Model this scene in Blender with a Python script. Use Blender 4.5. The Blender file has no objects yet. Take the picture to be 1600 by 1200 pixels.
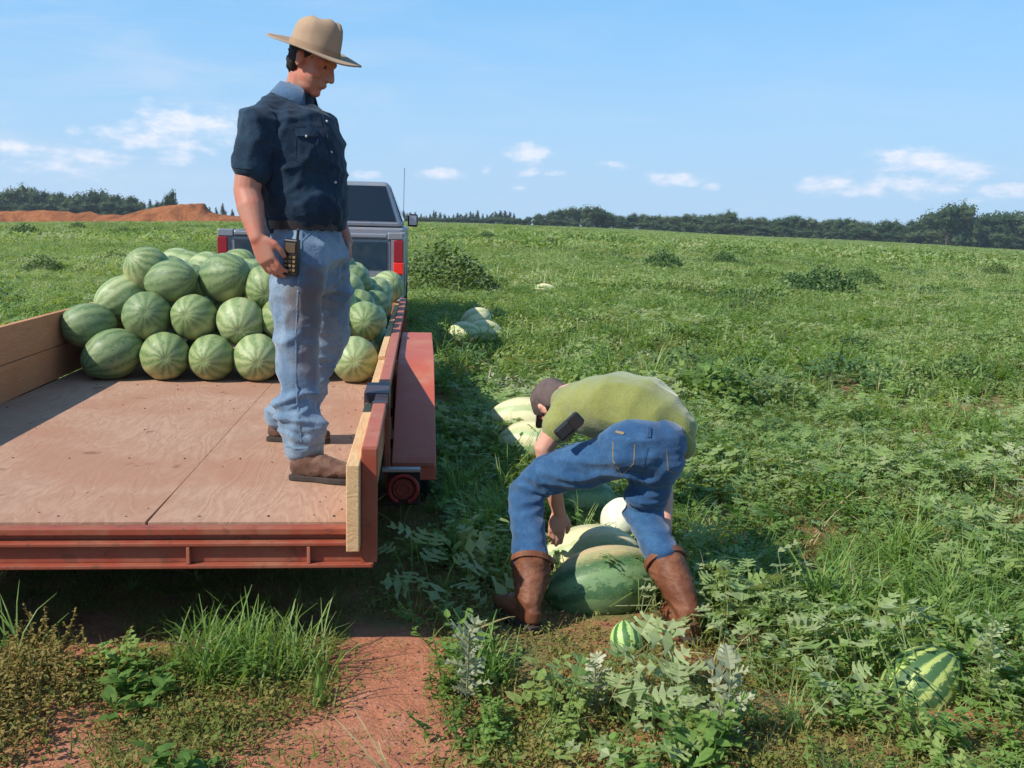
import bpy, bmesh, math, random
import numpy as np
from mathutils import Vector, Matrix, Euler

random.seed(7)
rng = np.random.default_rng(7)
scene = bpy.context.scene
COL = scene.collection
rad = math.radians

# ------------------------------------------------------------------ camera
F = 1556.0
CAM_H = 1.60
PITCH, ROLL = rad(8.77), rad(1.4)
cf = Vector((0, math.cos(PITCH), -math.sin(PITCH)))
cr0 = Vector((1, 0, 0))
cu0 = cr0.cross(cf)
cr = cr0 * math.cos(ROLL) + cu0 * math.sin(ROLL)
cu = -cr0 * math.sin(ROLL) + cu0 * math.cos(ROLL)
cam_data = bpy.data.cameras.new('camera')
cam = bpy.data.objects.new('camera', cam_data)
COL.objects.link(cam)
scene.camera = cam
M = Matrix.Identity(4)
for i in range(3):
    M[i][0], M[i][1], M[i][2] = cr[i], cu[i], -cf[i]
M[2][3] = CAM_H
cam.matrix_world = M
cam_data.sensor_width = 36.0
cam_data.lens = F / 1600 * 36.0
cam_data.clip_start = 0.05
cam_data.clip_end = 6000

CAMP = Vector((0, 0, CAM_H))


def ray(px, py):
    return cf + cr * ((px - 800) / F) - cu * ((py - 600) / F)


def at(px, py, Y):
    """the point of the place that the photograph shows at px, py when it stands Y metres ahead"""
    d = ray(px, py)
    return CAMP + d * (Y / d.y)


def on_ground(px, py, z=0.0):
    d = ray(px, py)
    return CAMP + d * ((z - CAM_H) / d.z)


# ------------------------------------------------------------------ light
SUN_EL = rad(43)
SUN_DIR = Vector((-0.85 * math.cos(SUN_EL), -0.53 * math.cos(SUN_EL), math.sin(SUN_EL))).normalized()
SUN_EL = math.asin(SUN_DIR.z)
sun_data = bpy.data.lights.new('sun', 'SUN')
sun_data.energy = 5.0
sun_data.angle = rad(0.53)
sun_data.color = (1.0, 0.945, 0.85)
sun = bpy.data.objects.new('sun', sun_data)
COL.objects.link(sun)
sun.rotation_euler = SUN_DIR.to_track_quat('Z', 'Y').to_euler()
sun.location = (-20, -12, 25)

world = bpy.data.worlds.new('World')
scene.world = world
world.use_nodes = True
wt = world.node_tree
wt.nodes.clear()


class N:
    """small node-tree helper"""
    def __init__(s, tree):
        s.t = tree

    def new(s, typ, **kw):
        n = s.t.nodes.new(typ)
        for k, v in kw.items():
            setattr(n, k, v)
        return n

    def link(s, a, b):
        s.t.links.new(a, b)

    def put(s, sock, v):
        if isinstance(v, bpy.types.NodeSocket):
            s.link(v, sock)
        elif v is not None:
            if hasattr(sock.default_value, '__len__') and not hasattr(v, '__len__'):
                v = [v] * len(sock.default_value)
            if hasattr(v, '__len__') and len(sock.default_value) == 4 and len(v) == 3:
                v = (*v, 1)
            sock.default_value = v

    def math(s, op, a, b=None, c=None, clamp=False):
        n = s.new('ShaderNodeMath', operation=op)
        n.use_clamp = clamp
        s.put(n.inputs[0], a)
        if b is not None:
            s.put(n.inputs[1], b)
        if c is not None:
            s.put(n.inputs[2], c)
        return n.outputs[0]

    def noise(s, vec, scale, detail=4, rough=0.55, out='Fac', dist=0.0):
        n = s.new('ShaderNodeTexNoise')
        if vec is not None:
            s.link(vec, n.inputs['Vector'])
        n.inputs['Scale'].default_value = scale
        n.inputs['Detail'].default_value = detail
        n.inputs['Roughness'].default_value = rough
        n.inputs['Distortion'].default_value = dist
        return n.outputs[out]

    def ramp(s, fac, stops, interp='LINEAR'):
        n = s.new('ShaderNodeValToRGB')
        n.color_ramp.interpolation = interp
        while len(n.color_ramp.elements) < len(stops):
            n.color_ramp.elements.new(0.5)
        for e, (p, c) in zip(n.color_ramp.elements, stops):
            e.position = p
            e.color = (*c, 1) if len(c) == 3 else c
        s.link(fac, n.inputs[0])
        return n.outputs[0]

    def mix(s, fac, a, b, mode='MIX'):
        n = s.new('ShaderNodeMix', data_type='RGBA', blend_type=mode)
        s.put(n.inputs[0], fac)
        s.put(n.inputs[6], a)
        s.put(n.inputs[7], b)
        return n.outputs[2]

    def maprange(s, v, a, b, c=0.0, d=1.0, smooth=True):
        n = s.new('ShaderNodeMapRange')
        n.interpolation_type = 'SMOOTHSTEP' if smooth else 'LINEAR'
        s.put(n.inputs[0], v)
        for i, x in enumerate((a, b, c, d)):
            s.put(n.inputs[i + 1], x)
        return n.outputs[0]

    def scalevec(s, vec, sc):
        n = s.new('ShaderNodeVectorMath', operation='MULTIPLY')
        s.link(vec, n.inputs[0])
        n.inputs[1].default_value = sc
        return n.outputs[0]


w = N(wt)
sky = w.new('ShaderNodeTexSky', sky_type='NISHITA')
sky.sun_disc = False
sky.sun_elevation = SUN_EL
sky.sun_rotation = math.atan2(SUN_DIR.x, SUN_DIR.y)
sky.air_density = 1.0
sky.dust_density = 0.4
sky.ozone_density = 1.0
tc = w.new('ShaderNodeTexCoord')
sx = w.new('ShaderNodeSeparateXYZ')
w.link(tc.outputs['Generated'], sx.inputs[0])
az = w.math('ARCTAN2', sx.outputs[0], sx.outputs[1])
hor = w.math('SQRT', w.math('ADD', w.math('MULTIPLY', sx.outputs[0], sx.outputs[0]),
                            w.math('MULTIPLY', sx.outputs[1], sx.outputs[1])))
el = w.math('ARCTAN2', sx.outputs[2], hor)
# fair-weather cumulus low above the horizon: where the air rises, and noise that shapes the puffs
CLOUDS = [(832, 240, 46, 20, 1.12), (690, 272, 48, 15, 1.07), (825, 270, 26, 10, 0.98), (868, 272, 26, 9, 0.88),
          (962, 256, 34, 10, 0.88), (1060, 280, 60, 17, 1.03), (1110, 291, 22, 10, 0.98), (1298, 288, 60, 22, 1.07),
          (1350, 300, 60, 14, 0.98), (1425, 250, 75, 22, 1.17), (1500, 268, 70, 18, 1.07), (1420, 285, 100, 20, 0.90),
          (1570, 297, 70, 16, 0.97), (285, 192, 110, 34, 1.07), (215, 215, 110, 26, 0.92), (130, 244, 95, 16, 0.97), (275, 246, 44, 20, 0.97),
          (25, 232, 60, 18, 1.02), (575, 272, 36, 10, 0.88), (90, 262, 110, 22, 0.78), (300, 225, 120, 30, 0.78),
          (815, 294, 24, 8, 0.78), (1500, 300, 160, 22, 0.73), (758, 268, 16, 10, 0.78)]
acc = None
for (px, py, sxp, syp, st) in CLOUDS:
    d = ray(px, py).normalized()
    a0, e0 = math.atan2(d.x, d.y), math.asin(d.z)
    da = w.math('MULTIPLY', w.math('SUBTRACT', az, a0), F / sxp)
    de = w.math('MULTIPLY', w.math('SUBTRACT', el, e0), F / syp)
    r2 = w.math('ADD', w.math('MULTIPLY', da, da), w.math('MULTIPLY', de, de))
    g = w.math('MULTIPLY', w.math('POWER', 2.718, w.math('MULTIPLY', r2, -1.0)), st)
    acc = g if acc is None else w.math('MAXIMUM', acc, g)
cv = w.new('ShaderNodeCombineXYZ')
w.link(w.math('MULTIPLY', az, 1.0), cv.inputs[0])
w.link(w.math('MULTIPLY', el, 2.2), cv.inputs[1])
nz = w.noise(cv.outputs[0], 42, 5, 0.62)
nz2 = w.noise(cv.outputs[0], 9, 4, 0.6)
# the same kind of cloud goes on round the horizon outside the frame
outside = w.maprange(w.math('ABSOLUTE', az), 0.5, 0.75)
band = w.math('MULTIPLY', w.maprange(el, 0.02, 0.07), w.math('SUBTRACT', 1.0, w.maprange(el, 0.12, 0.22)))
acc2 = w.math('MULTIPLY', w.math('MULTIPLY', outside, band), w.maprange(nz2, 0.5, 0.68))
acc = w.math('MAXIMUM', acc, acc2)
dens = w.maprange(w.math('ADD', acc, w.math('MULTIPLY', w.math('SUBTRACT', nz, 0.5), 1.7)), 0.46, 1.30)
# thin high veil, stronger to the left
cv2 = w.new('ShaderNodeCombineXYZ')
w.link(az, cv2.inputs[0])
w.link(w.math('MULTIPLY', el, 5.0), cv2.inputs[1])
veil = w.noise(cv2.outputs[0], 5, 5, 0.6, dist=0.6)
veil = w.math('MULTIPLY', w.maprange(veil, 0.42, 0.8), w.maprange(az, 0.2, -0.6, 0.12, 0.5))
skyc = w.mix(1.0, sky.outputs[0], (0.80, 1.10, 1.36), 'MULTIPLY')
# summer haze: the blue pales evenly towards the horizon all round
skyc = w.mix(w.maprange(el, 0.0, 0.55, 0.97, 0.30, smooth=False), skyc, w.mix(w.maprange(el, 0.0, 0.36), (3.9, 5.8, 7.9), (1.35, 4.75, 8.7)))
c1 = w.mix(veil, skyc, (6.3, 6.9, 7.9))
c2 = w.mix(w.math('MULTIPLY', dens, 0.85), c1, (8.4, 8.3, 9.0))
bg = w.new('ShaderNodeBackground')
w.link(c2, bg.inputs[0])
bg.inputs[1].default_value = 0.098
wo = w.new('ShaderNodeOutputWorld')
w.link(bg.outputs[0], wo.inputs[0])

scene.view_settings.view_transform = 'Standard'
scene.view_settings.look = 'None'
scene.view_settings.exposure = 0.32
scene.view_settings.gamma = 1.0
scene.view_settings.use_curve_mapping = False
scene.render.resolution_x, scene.render.resolution_y = 1024, 768
scene.cycles.max_bounces = 7
scene.cycles.diffuse_bounces = 3
scene.cycles.transparent_max_bounces = 8
scene.cycles.volume_bounces = 0


# ------------------------------------------------------------------ tags
def tag(o, label=None, cat=None, group=None, kind=None):
    if label: o['label'] = label
    if cat: o['category'] = cat
    if group: o['group'] = group
    if kind: o['kind'] = kind
    return o


def thing(name, label, cat, loc=(0, 0, 0), rot=(0, 0, 0), group=None):
    o = bpy.data.objects.new(name, None)
    o.empty_display_size = 0.2
    COL.objects.link(o)
    o.location = loc
    o.rotation_euler = rot
    return tag(o, label, cat, group)


def link_mesh(name, me, m=None, parent=None, smooth=True):
    if m is not None:
        me.materials.clear()
        me.materials.append(m)
    if smooth:
        me.polygons.foreach_set('use_smooth', [True] * len(me.polygons))
    o = bpy.data.objects.new(name, me)
    COL.objects.link(o)
    if parent is not None:
        o.parent = parent
    return o


def mesh_np(name, verts, faces):
    me = bpy.data.meshes.new(name)
    me.from_pydata([tuple(map(float, v)) for v in verts], [], [tuple(map(int, f)) for f in faces])
    me.update()
    return me


def fast_mesh(name, verts, faces, mats=None):
    """verts (n,3); faces (m,k) all the same size"""
    me = bpy.data.meshes.new(name)
    verts = np.asarray(verts, np.float32)
    faces = np.asarray(faces, np.int32)
    m, k = faces.shape
    me.vertices.add(len(verts))
    me.vertices.foreach_set('co', verts.ravel())
    me.loops.add(m * k)
    me.loops.foreach_set('vertex_index', faces.ravel())
    me.polygons.add(m)
    me.polygons.foreach_set('loop_start', np.arange(0, m * k, k, dtype=np.int32))
    if mats is not None:
        me.polygons.foreach_set('material_index', mats)
    me.update(calc_edges=True)
    return me


def bevel(o, wd=0.004, seg=2):
    b = o.modifiers.new('bevel', 'BEVEL')
    b.width = wd
    b.segments = seg
    b.limit_method = 'ANGLE'
    b.angle_limit = rad(35)
    return o


# ------------------------------------------------------------------ numpy noise
_perm = np.random.default_rng(3).random(65536)


def vnoise(p, seed=0):
    p = np.asarray(p, float)
    if p.shape[1] == 2:
        p = np.c_[p, np.zeros(len(p))]
    i = np.floor(p).astype(np.int64)
    f = p - i
    f = f * f * (3 - 2 * f)
    out = 0
    for dx in (0, 1):
        for dy in (0, 1):
            for dz in (0, 1):
                h = ((i[:, 0] + dx) * 73856093) ^ ((i[:, 1] + dy) * 19349663) ^ ((i[:, 2] + dz) * 83492791) ^ (seed * 7919)
                v = _perm[(h ^ (h >> 13)) & 65535]
                wgt = (f[:, 0] if dx else 1 - f[:, 0]) * (f[:, 1] if dy else 1 - f[:, 1]) * (f[:, 2] if dz else 1 - f[:, 2])
                out = out + v * wgt
    return out * 2 - 1


def fbm(p, seed=0, octv=3):
    p = np.asarray(p, float)
    o, a, s = 0, 1.0, 0
    for k in range(octv):
        o = o + a * vnoise(p * (2.03 ** k) + 17.3 * k, seed + k)
        s += a
        a *= 0.5
    return o / s


# ------------------------------------------------------------------ terrain height
def sstep(a, b, x):
    t = np.clip((x - a) / (b - a), 0, 1)
    return t * t * (3 - 2 * t)


def ground_z(x, y):
    x = np.asarray(x, float)
    y = np.asarray(y, float)
    t = np.clip(x / np.maximum(y, 0.5), -0.62, 0.62)
    g = 0.0086 - 0.034 * (t + 0.03) ** 2
    g = g - 0.0032 * sstep(-0.05, 0.25, t)
    z = sstep(2, 14, y) * np.clip(y, 0, 470) * g
    p = np.c_[x.ravel(), y.ravel()]
    far = sstep(15, 120, y)
    near = sstep(0.0, 3.0, np.abs(y) + np.abs(x) * 0 + 3)
    z = z + (0.025 * vnoise(p * 1.1, 5).reshape(x.shape)) * near + (0.10 * vnoise(p * 0.09, 6).reshape(x.shape)) * sstep(10, 30, y)
    z = z + far * 0.30 * vnoise(p * 0.022, 8).reshape(x.shape)
    return z


def gz(x, y):
    return float(ground_z(np.array([x]), np.array([y]))[0])


# ------------------------------------------------------------------ materials
def mat(name, rough=0.6, spec=0.3):
    m = bpy.data.materials.new(name)
    m.use_nodes = True
    n = N(m.node_tree)
    b = m.node_tree.nodes['Principled BSDF']
    b.inputs['Roughness'].default_value = rough
    b.inputs['Specular IOR Level'].default_value = spec
    return m, n, b


def bump(n, b, h, strength=0.4, dist=0.01):
    k = n.new('ShaderNodeBump')
    k.inputs['Strength'].default_value = strength
    k.inputs['Distance'].default_value = dist
    n.link(h, k.inputs['Height'])
    n.link(k.outputs[0], b.inputs['Normal'])
    return k


def coords(n, kind='Object'):
    return n.new('ShaderNodeTexCoord').outputs[kind]


def worldpos(n):
    return n.new('ShaderNodeNewGeometry').outputs['Position']


def rnd(n):
    return n.new('ShaderNodeObjectInfo').outputs['Random']


def painted(name, col, dirt=(0.30, 0.13, 0.07), amount=0.5, rough=0.45, scale=6, rust=0.0, spec=0.4, metallic=0.0):
    m, n, b = mat(name, rough, spec)
    v = coords(n)
    a = n.noise(v, scale, 6, 0.65)
    f = n.noise(v, scale * 9, 4, 0.6)
    c = n.mix(n.math('MULTIPLY', n.maprange(a, 0.42, 0.72), amount), col, dirt)
    c = n.mix(n.math('MULTIPLY', n.maprange(f, 0.55, 0.75), amount * 0.8), c, tuple(x * 0.55 for x in dirt))
    if rust:
        r = n.noise(v, scale * 3, 8, 0.75)
        c = n.mix(n.math('MULTIPLY', n.maprange(r, 0.56, 0.60), rust), c, (0.10, 0.040, 0.022))
        r2 = n.noise(v, scale * 7, 6, 0.8)
        c = n.mix(n.math('MULTIPLY', n.maprange(r2, 0.63, 0.66), min(1, rust * 1.6)), c, (0.05, 0.025, 0.018))
    n.link(c, b.inputs['Base Color'])
    n.link(n.maprange(a, 0.3, 0.7, rough - 0.08, rough + 0.25), b.inputs['Roughness'])
    b.inputs['Metallic'].default_value = metallic
    bump(n, b, f, 0.12, 0.004)
    return m


def plain(name, col, rough=0.5, spec=0.3, metallic=0.0, var=0.2, scale=20):
    m, n, b = mat(name, rough, spec)
    a = n.noise(coords(n), scale, 4, 0.6)
    c = n.mix(a, tuple(x * (1 - var) for x in col), tuple(min(1, x * (1 + var)) for x in col))
    n.link(c, b.inputs['Base Color'])
    b.inputs['Metallic'].default_value = metallic
    return m


def wood_mat(name, c_dark, c_light, c_stain, axis=1, stretch=9.0, scale=5.0, swirl=1.0, dust=0.0):
    m, n, b = mat(name, 0.78, 0.2)
    v = coords(n)
    sc = [1.0, 1.0, 1.0]
    sc = [stretch, stretch, stretch]
    sc[axis] = 1.0
    vs = n.scalevec(v, tuple(sc))
    warp = n.noise(vs, 0.55, 3, 0.5, out='Color', dist=swirl)
    wv = n.new('ShaderNodeVectorMath', operation='MULTIPLY_ADD')
    n.link(warp, wv.inputs[0])
    wv.inputs[1].default_value = (2.2, 2.2, 2.2)
    n.link(vs, wv.inputs[2])
    rings = n.noise(wv.outputs[0], 1.0, 2, 0.5)
    grain = n.math('FRACT', n.math('MULTIPLY', rings, 11.0))
    grain = n.math('ABSOLUTE', n.math('SUBTRACT', grain, 0.5))
    grain = n.maprange(grain, 0.0, 0.5)
    fine = n.noise(n.scalevec(v, tuple(x * 6 for x in sc)), 3.0, 5, 0.7)
    blot = n.noise(v, 1.6, 5, 0.6)
    c = n.mix(n.math('MULTIPLY', grain, 0.24), c_light, c_dark)
    c = n.mix(n.math('MULTIPLY', n.maprange(fine, 0.45, 0.75), 0.5), c, c_dark)
    c = n.mix(n.maprange(blot, 0.40, 0.66, 0.0, 0.75), c, c_stain)
    spots = n.noise(v if stretch < 5 else vs, 4.5 if stretch < 5 else 1.5, 3, 0.55)
    c = n.mix(n.maprange(spots, 0.66, 0.76, 0.0, 0.6), c, tuple(x * 0.42 for x in c_dark))
    n.link(c, b.inputs['Base Color'])
    hh = n.math('ADD', n.math('MULTIPLY', grain, 0.6), fine)
    bump(n, b, hh, 0.35, 0.003)
    return m


def leaf_mat(name, cols, silver=0.0, trans=0.3, rough=0.5, patch=0.35, dry=(0.20, 0.16, 0.06), dry_amt=0.15, big=0.05):
    m = bpy.data.materials.new(name)
    m.use_nodes = True
    n = N(m.node_tree)
    t = m.node_tree
    t.nodes.clear()
    out = n.new('ShaderNodeOutputMaterial')
    wp = worldpos(n)
    r = rnd(n)
    pn = n.noise(wp, patch, 4, 0.6)
    pn2 = n.noise(wp, big, 3, 0.6)
    fn = n.noise(wp, 22, 3, 0.6)
    mixf = n.math('ADD', n.math('MULTIPLY', n.math('SUBTRACT', pn, 0.5), 2.6), n.math('MULTIPLY_ADD', r, 0.8, 0.1))
    mixf = n.math('ADD', mixf, n.math('MULTIPLY', n.math('SUBTRACT', fn, 0.5), 0.9), clamp=True)
    k = len(cols)
    c = n.ramp(mixf, [(i / (k - 1), col) for i, col in enumerate(cols)])
    c = n.mix(n.math('MULTIPLY', n.maprange(n.math('ADD', n.math('MULTIPLY', r, 0.3), n.math('ADD', n.math('MULTIPLY', pn2, 0.5), n.math('MULTIPLY', fn, 0.5))), 0.62, 0.9), dry_amt * 3, clamp=True), c, dry)
    if silver:
        gm = n.new('ShaderNodeNewGeometry')
        c = n.mix(n.math('MULTIPLY', gm.outputs['Backfacing'], silver), c, (0.25, 0.28, 0.17))
    p = n.new('ShaderNodeBsdfPrincipled')
    n.link(c, p.inputs['Base Color'])
    p.inputs['Roughness'].default_value = rough
    p.inputs['Specular IOR Level'].default_value = 0.22
    tr = n.new('ShaderNodeBsdfTranslucent')
    n.link(n.mix(1.0, c, (1.40, 1.35, 0.45), 'MULTIPLY'), tr.inputs[0])
    mx = n.new('ShaderNodeMixShader')
    mx.inputs[0].default_value = trans
    n.link(p.outputs[0], mx.inputs[1])
    n.link(tr.outputs[0], mx.inputs[2])
    n.link(mx.outputs[0], out.inputs[0])
    return m


# ------------------------------------------------------------------ soil
def soil_material():
    m, n, b = mat('red_clay_soil', 0.92, 0.1)
    v = worldpos(n)
    big = n.noise(v, 1.3, 5, 0.6)
    med = n.noise(v, 9, 5, 0.65)
    fine = n.noise(v, 70, 5, 0.7)
    c = n.ramp(n.math('ADD', n.math('MULTIPLY', big, 0.5), n.math('MULTIPLY', med, 0.5)),
               [(0.30, (0.27, 0.105, 0.062)), (0.5, (0.42, 0.165, 0.092)), (0.7, (0.52, 0.25, 0.16))])
    c = n.mix(n.maprange(fine, 0.35, 0.7, 0.0, 0.45), c, (0.19, 0.075, 0.042))
    moss = n.noise(v, 2.6, 6, 0.7)
    mossm = n.new('ShaderNodeAttribute')
    mossm.attribute_name = 'veg'
    mf = n.math('MULTIPLY', n.maprange(moss, 0.38, 0.60), mossm.outputs['Fac'], clamp=True)
    c = n.mix(mf, c, n.mix(fine, (0.085, 0.105, 0.032), (0.17, 0.17, 0.065)))
    sy = n.new('ShaderNodeSeparateXYZ')
    n.link(v, sy.inputs[0])
    farf = n.math('MULTIPLY', n.maprange(sy.outputs[1], 5, 30), mossm.outputs['Fac'])
    farc = n.ramp(n.noise(v, 0.5, 6, 0.7), [(0.3, (0.07, 0.10, 0.03)), (0.5, (0.12, 0.16, 0.05)), (0.7, (0.18, 0.19, 0.085))])
    c = n.mix(farf, c, farc)
    n.link(c, b.inputs['Base Color'])
    bump(n, b, n.math('ADD', n.math('MULTIPLY', med, 1.0), n.math('MULTIPLY', fine, 0.35)), 0.8, 0.03)
    return m


# areas of bare ground, worked out from the photograph and laid down in metres
def patch_poly(pts):
    return np.array([tuple(on_ground(x, y))[:2] for x, y in pts])


BARE = [patch_poly([(535, 975), (695, 975), (705, 1050), (690, 1110), (720, 1200), (760, 1290), (300, 1290), (350, 1200), (430, 1140), (470, 1075), (530, 1030)]),
        patch_poly([(95, 960), (205, 960), (190, 1000), (150, 1060), (200, 1120), (140, 1210), (150, 1290), (-40, 1290), (0, 1180), (60, 1070)])]
THIN = [patch_poly([(-60, 1090), (120, 1040), (300, 1110), (450, 1060), (480, 1130), (420, 1290), (-60, 1290)]),
        patch_poly([(850, 1030), (1050, 1030), (1040, 1085), (900, 1100)]),
        patch_poly([(1200, 1050), (1330, 1055), (1340, 1090), (1210, 1085)]),
        patch_poly([(1160, 1150), (1260, 1150), (1300, 1290), (1150, 1290)]),
        patch_poly([(760, 1130), (850, 1120), (870, 1290), (740, 1290)])]


def in_poly(P, poly):
    x, y = P[:, 0], P[:, 1]
    ins = np.zeros(len(P), bool)
    j = len(poly) - 1
    for i in range(len(poly)):
        xi, yi = poly[i]
        xj, yj = poly[j]
        c = ((yi > y) != (yj > y)) & (x < (xj - xi) * (y - yi) / (yj - yi + 1e-12) + xi)
        ins ^= c
        j = i
    return ins


YAW = rad(5.33)
sY, cY = math.sin(YAW), math.cos(YAW)


def uv_of(P):
    return P[:, 0] * cY + P[:, 1] * sY, -P[:, 0] * sY + P[:, 1] * cY


def veg_density(P):
    """0 bare ... 1 lush, for ground points P (n,2)"""
    Q = P + 0.09 * np.c_[vnoise(P * 6, 31), vnoise(P * 6, 32)] + 0.035 * np.c_[vnoise(P * 21, 33), vnoise(P * 21, 34)]
    d = np.ones(len(P))
    for poly in THIN:
        d[in_poly(Q, poly)] = 0.35
    for poly in BARE:
        d[in_poly(Q, poly)] = 0.0
    u, v = uv_of(P)
    # under the trailer the plants are flattened
    under = (u > -2.6) & (u < 0.1) & (v > 3.9) & (v < 10.6)
    d[under] = np.minimum(d[under], 0.35)
    # behind the camera the trampled clay goes on
    back = P[:, 1] < 2.3
    d[back] = np.minimum(d[back], 0.5)
    return d


def build_ground():
    xs = [0.0]
    ys = []
    ang = np.linspace(-math.pi, math.pi, 361)[:-1]
    r = [0.6]
    while r[-1] < 1050:
        r.append(r[-1] * (1.03 if r[-1] < 12 else 1.045))
    r = np.array(r)
    R, A = np.meshgrid(r, ang, indexing='ij')
    X = R * np.sin(A)
    Y = R * np.cos(A)
    # denser in front
    Z = ground_z(X, Y)
    P = np.c_[X.ravel(), Y.ravel()]
    nr, na = X.shape
    idx = np.arange(nr * na).reshape(nr, na)
    a = idx[:-1]
    b = idx[1:]
    faces = np.stack([a, b, np.roll(b, -1, 1), np.roll(a, -1, 1)], -1).reshape(-1, 4)
    verts = np.c_[P, Z.ravel()]
    near = (np.hypot(P[:, 0], P[:, 1]) < 12)
    verts[near, 2] += 0.012 * fbm(P[near] * 7, 9) 
    c = len(verts)
    verts = np.vstack([verts, [[0, 0, 0]]])
    me = fast_mesh('ground', verts, faces[:, ::-1])
    me2 = bmesh.new()
    me2.from_mesh(me)
    me2.verts.ensure_lookup_table()
    for k in range(na):
        me2.faces.new([me2.verts[c], me2.verts[idx[0][(k + 1) % na]], me2.verts[idx[0][k]]])
    bmesh.ops.recalc_face_normals(me2, faces=me2.faces)
    me2.to_mesh(me)
    me2.free()
    at_ = me.attributes.new('veg', 'FLOAT', 'POINT')
    dv = np.ones(len(me.vertices))
    dv[:len(P)] = veg_density(P)
    at_.data.foreach_set('value', dv)
    o = link_mesh('ground', me, soil_material())
    if o.data.polygons[10].normal.z < 0:
        o.data.flip_normals()
    o['kind'] = 'structure'
    return o


build_ground()


# ------------------------------------------------------------------ geometry bits
class Soup:
    def __init__(s):
        s.v = []
        s.f = []

    def add(s, verts, faces):
        k = len(s.v)
        s.v.extend([tuple(map(float, v)) for v in verts])
        s.f.extend([tuple(i + k for i in f) for f in faces])
        return s

    def box(s, c, size, rot=None):
        c = Vector(c)
        hx, hy, hz = [d / 2 for d in size]
        pts = [Vector((x, y, z)) for x in (-hx, hx) for y in (-hy, hy) for z in (-hz, hz)]
        if rot is not None:
            mtx = Euler(rot).to_matrix() if not isinstance(rot, Matrix) else rot
            pts = [mtx @ p for p in pts]
        fs = [(0, 1, 3, 2), (4, 6, 7, 5), (0, 4, 5, 1), (2, 3, 7, 6), (0, 2, 6, 4), (1, 5, 7, 3)]
        return s.add([c + p for p in pts], fs)

    def box2(s, a, b):
        c = [(x + y) / 2 for x, y in zip(a, b)]
        return s.box(c, [abs(y - x) for x, y in zip(a, b)])

    def prism(s, poly, axis, a, b):
        """poly: 2D points; axis: extrude axis index; a,b extents"""
        n = len(poly)
        vs = []
        for t in (a, b):
            for p in poly:
                q = list(p)
                q.insert(axis, t)
                vs.append(q)
        fs = [tuple(range(n))[::-1], tuple(range(n, 2 * n))]
        for i in range(n):
            j = (i + 1) % n
            fs.append((i, j, n + j, n + i))
        return s.add(vs, fs)

    def tube(s, pts, ra, rb=None, ref=None, seg=16, cap=True, power=2.0):
        pts = [Vector(p) for p in pts]
        n = len(pts)
        ra = [ra] * n if not hasattr(ra, '__len__') else list(ra)
        rb = ra if rb is None else ([rb] * n if not hasattr(rb, '__len__') else list(rb))
        ref = Vector(ref) if ref is not None else None
        rings = []
        prevA = None
        for i, p in enumerate(pts):
            t = (pts[min(i + 1, n - 1)] - pts[max(i - 1, 0)]).normalized()
            if ref is not None:
                A = ref - t * ref.dot(t)
            elif prevA is not None:
                A = prevA - t * prevA.dot(t)
            else:
                r0 = Vector((1, 0, 0)) if abs(t.x) < 0.8 else Vector((0, 1, 0))
                A = r0 - t * r0.dot(t)
            A.normalize()
            prevA = A
            B = t.cross(A)
            rings.append((p, t, A, B, ra[i], rb[i]))
        full = []
        if cap:
            p, t, A, B, a, b = rings[0]
            m = min(a, b)
            for q in (0.9, 0.6, 0.25):
                k = math.cos(q * math.pi / 2)
                full.append((p - t * (m * math.sin(q * math.pi / 2)), A, B, a * k, b * k))
        for (p, t, A, B, a, b) in rings:
            full.append((p, A, B, a, b))
        if cap:
            p, t, A, B, a, b = rings[-1]
            m = min(a, b)
            for q in (0.25, 0.6, 0.9):
                k = math.cos(q * math.pi / 2)
                full.append((p + t * (m * math.sin(q * math.pi / 2)), A, B, a * k, b * k))
        vs = []
        for (p, A, B, a, b) in full:
            for k in range(seg):
                th = 2 * math.pi * k / seg
                cx, cy = math.cos(th), math.sin(th)
                if power != 2.0:
                    e = 2.0 / power
                    cx = math.copysign(abs(cx) ** e, cx)
                    cy = math.copysign(abs(cy) ** e, cy)
                vs.append(p + A * (a * cx) + B * (b * cy))
        fs = []
        m = len(full)
        for i in range(m - 1):
            for k in range(seg):
                k2 = (k + 1) % seg
                fs.append((i * seg + k, i * seg + k2, (i + 1) * seg + k2, (i + 1) * seg + k))
        fs.append(tuple(range(seg))[::-1])
        fs.append(tuple((m - 1) * seg + k for k in range(seg)))
        return s.add(vs, fs)

    def ell(s, c, r, mtx=None, seg=20, rings=12):
        c = Vector(c)
        vs, fs = [], []
        for i in range(rings + 1):
            th = math.pi * i / rings
            for k in range(seg):
                ph = 2 * math.pi * k / seg
                p = Vector((r[0] * math.sin(th) * math.cos(ph), r[1] * math.sin(th) * math.sin(ph), r[2] * math.cos(th)))
                if mtx is not None:
                    p = mtx @ p
                vs.append(c + p)
        for i in range(rings):
            for k in range(seg):
                k2 = (k + 1) % seg
                fs.append((i * seg + k, (i + 1) * seg + k, (i + 1) * seg + k2, i * seg + k2))
        return s.add(vs, fs)

    def transformed(s, mtx):
        o = Soup()
        o.v = [tuple(mtx @ Vector(v)) for v in s.v]
        o.f = list(s.f)
        return o

    def merge(s, o):
        return s.add(o.v, o.f)

    def mesh(s, name, off=(0, 0, 0)):
        return mesh_np(name, [(v[0] - off[0], v[1] - off[1], v[2] - off[2]) for v in s.v], s.f)

    def build(s, name, m, parent=None, off=(0, 0, 0), smooth=False, bev=None):
        me = s.mesh(name, off)
        bm = bmesh.new()
        bm.from_mesh(me)
        bmesh.ops.recalc_face_normals(bm, faces=bm.faces)
        bm.to_mesh(me)
        bm.free()
        o = link_mesh(name, me, m, parent, smooth)
        if bev:
            bevel(o, bev)
        return o


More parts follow.
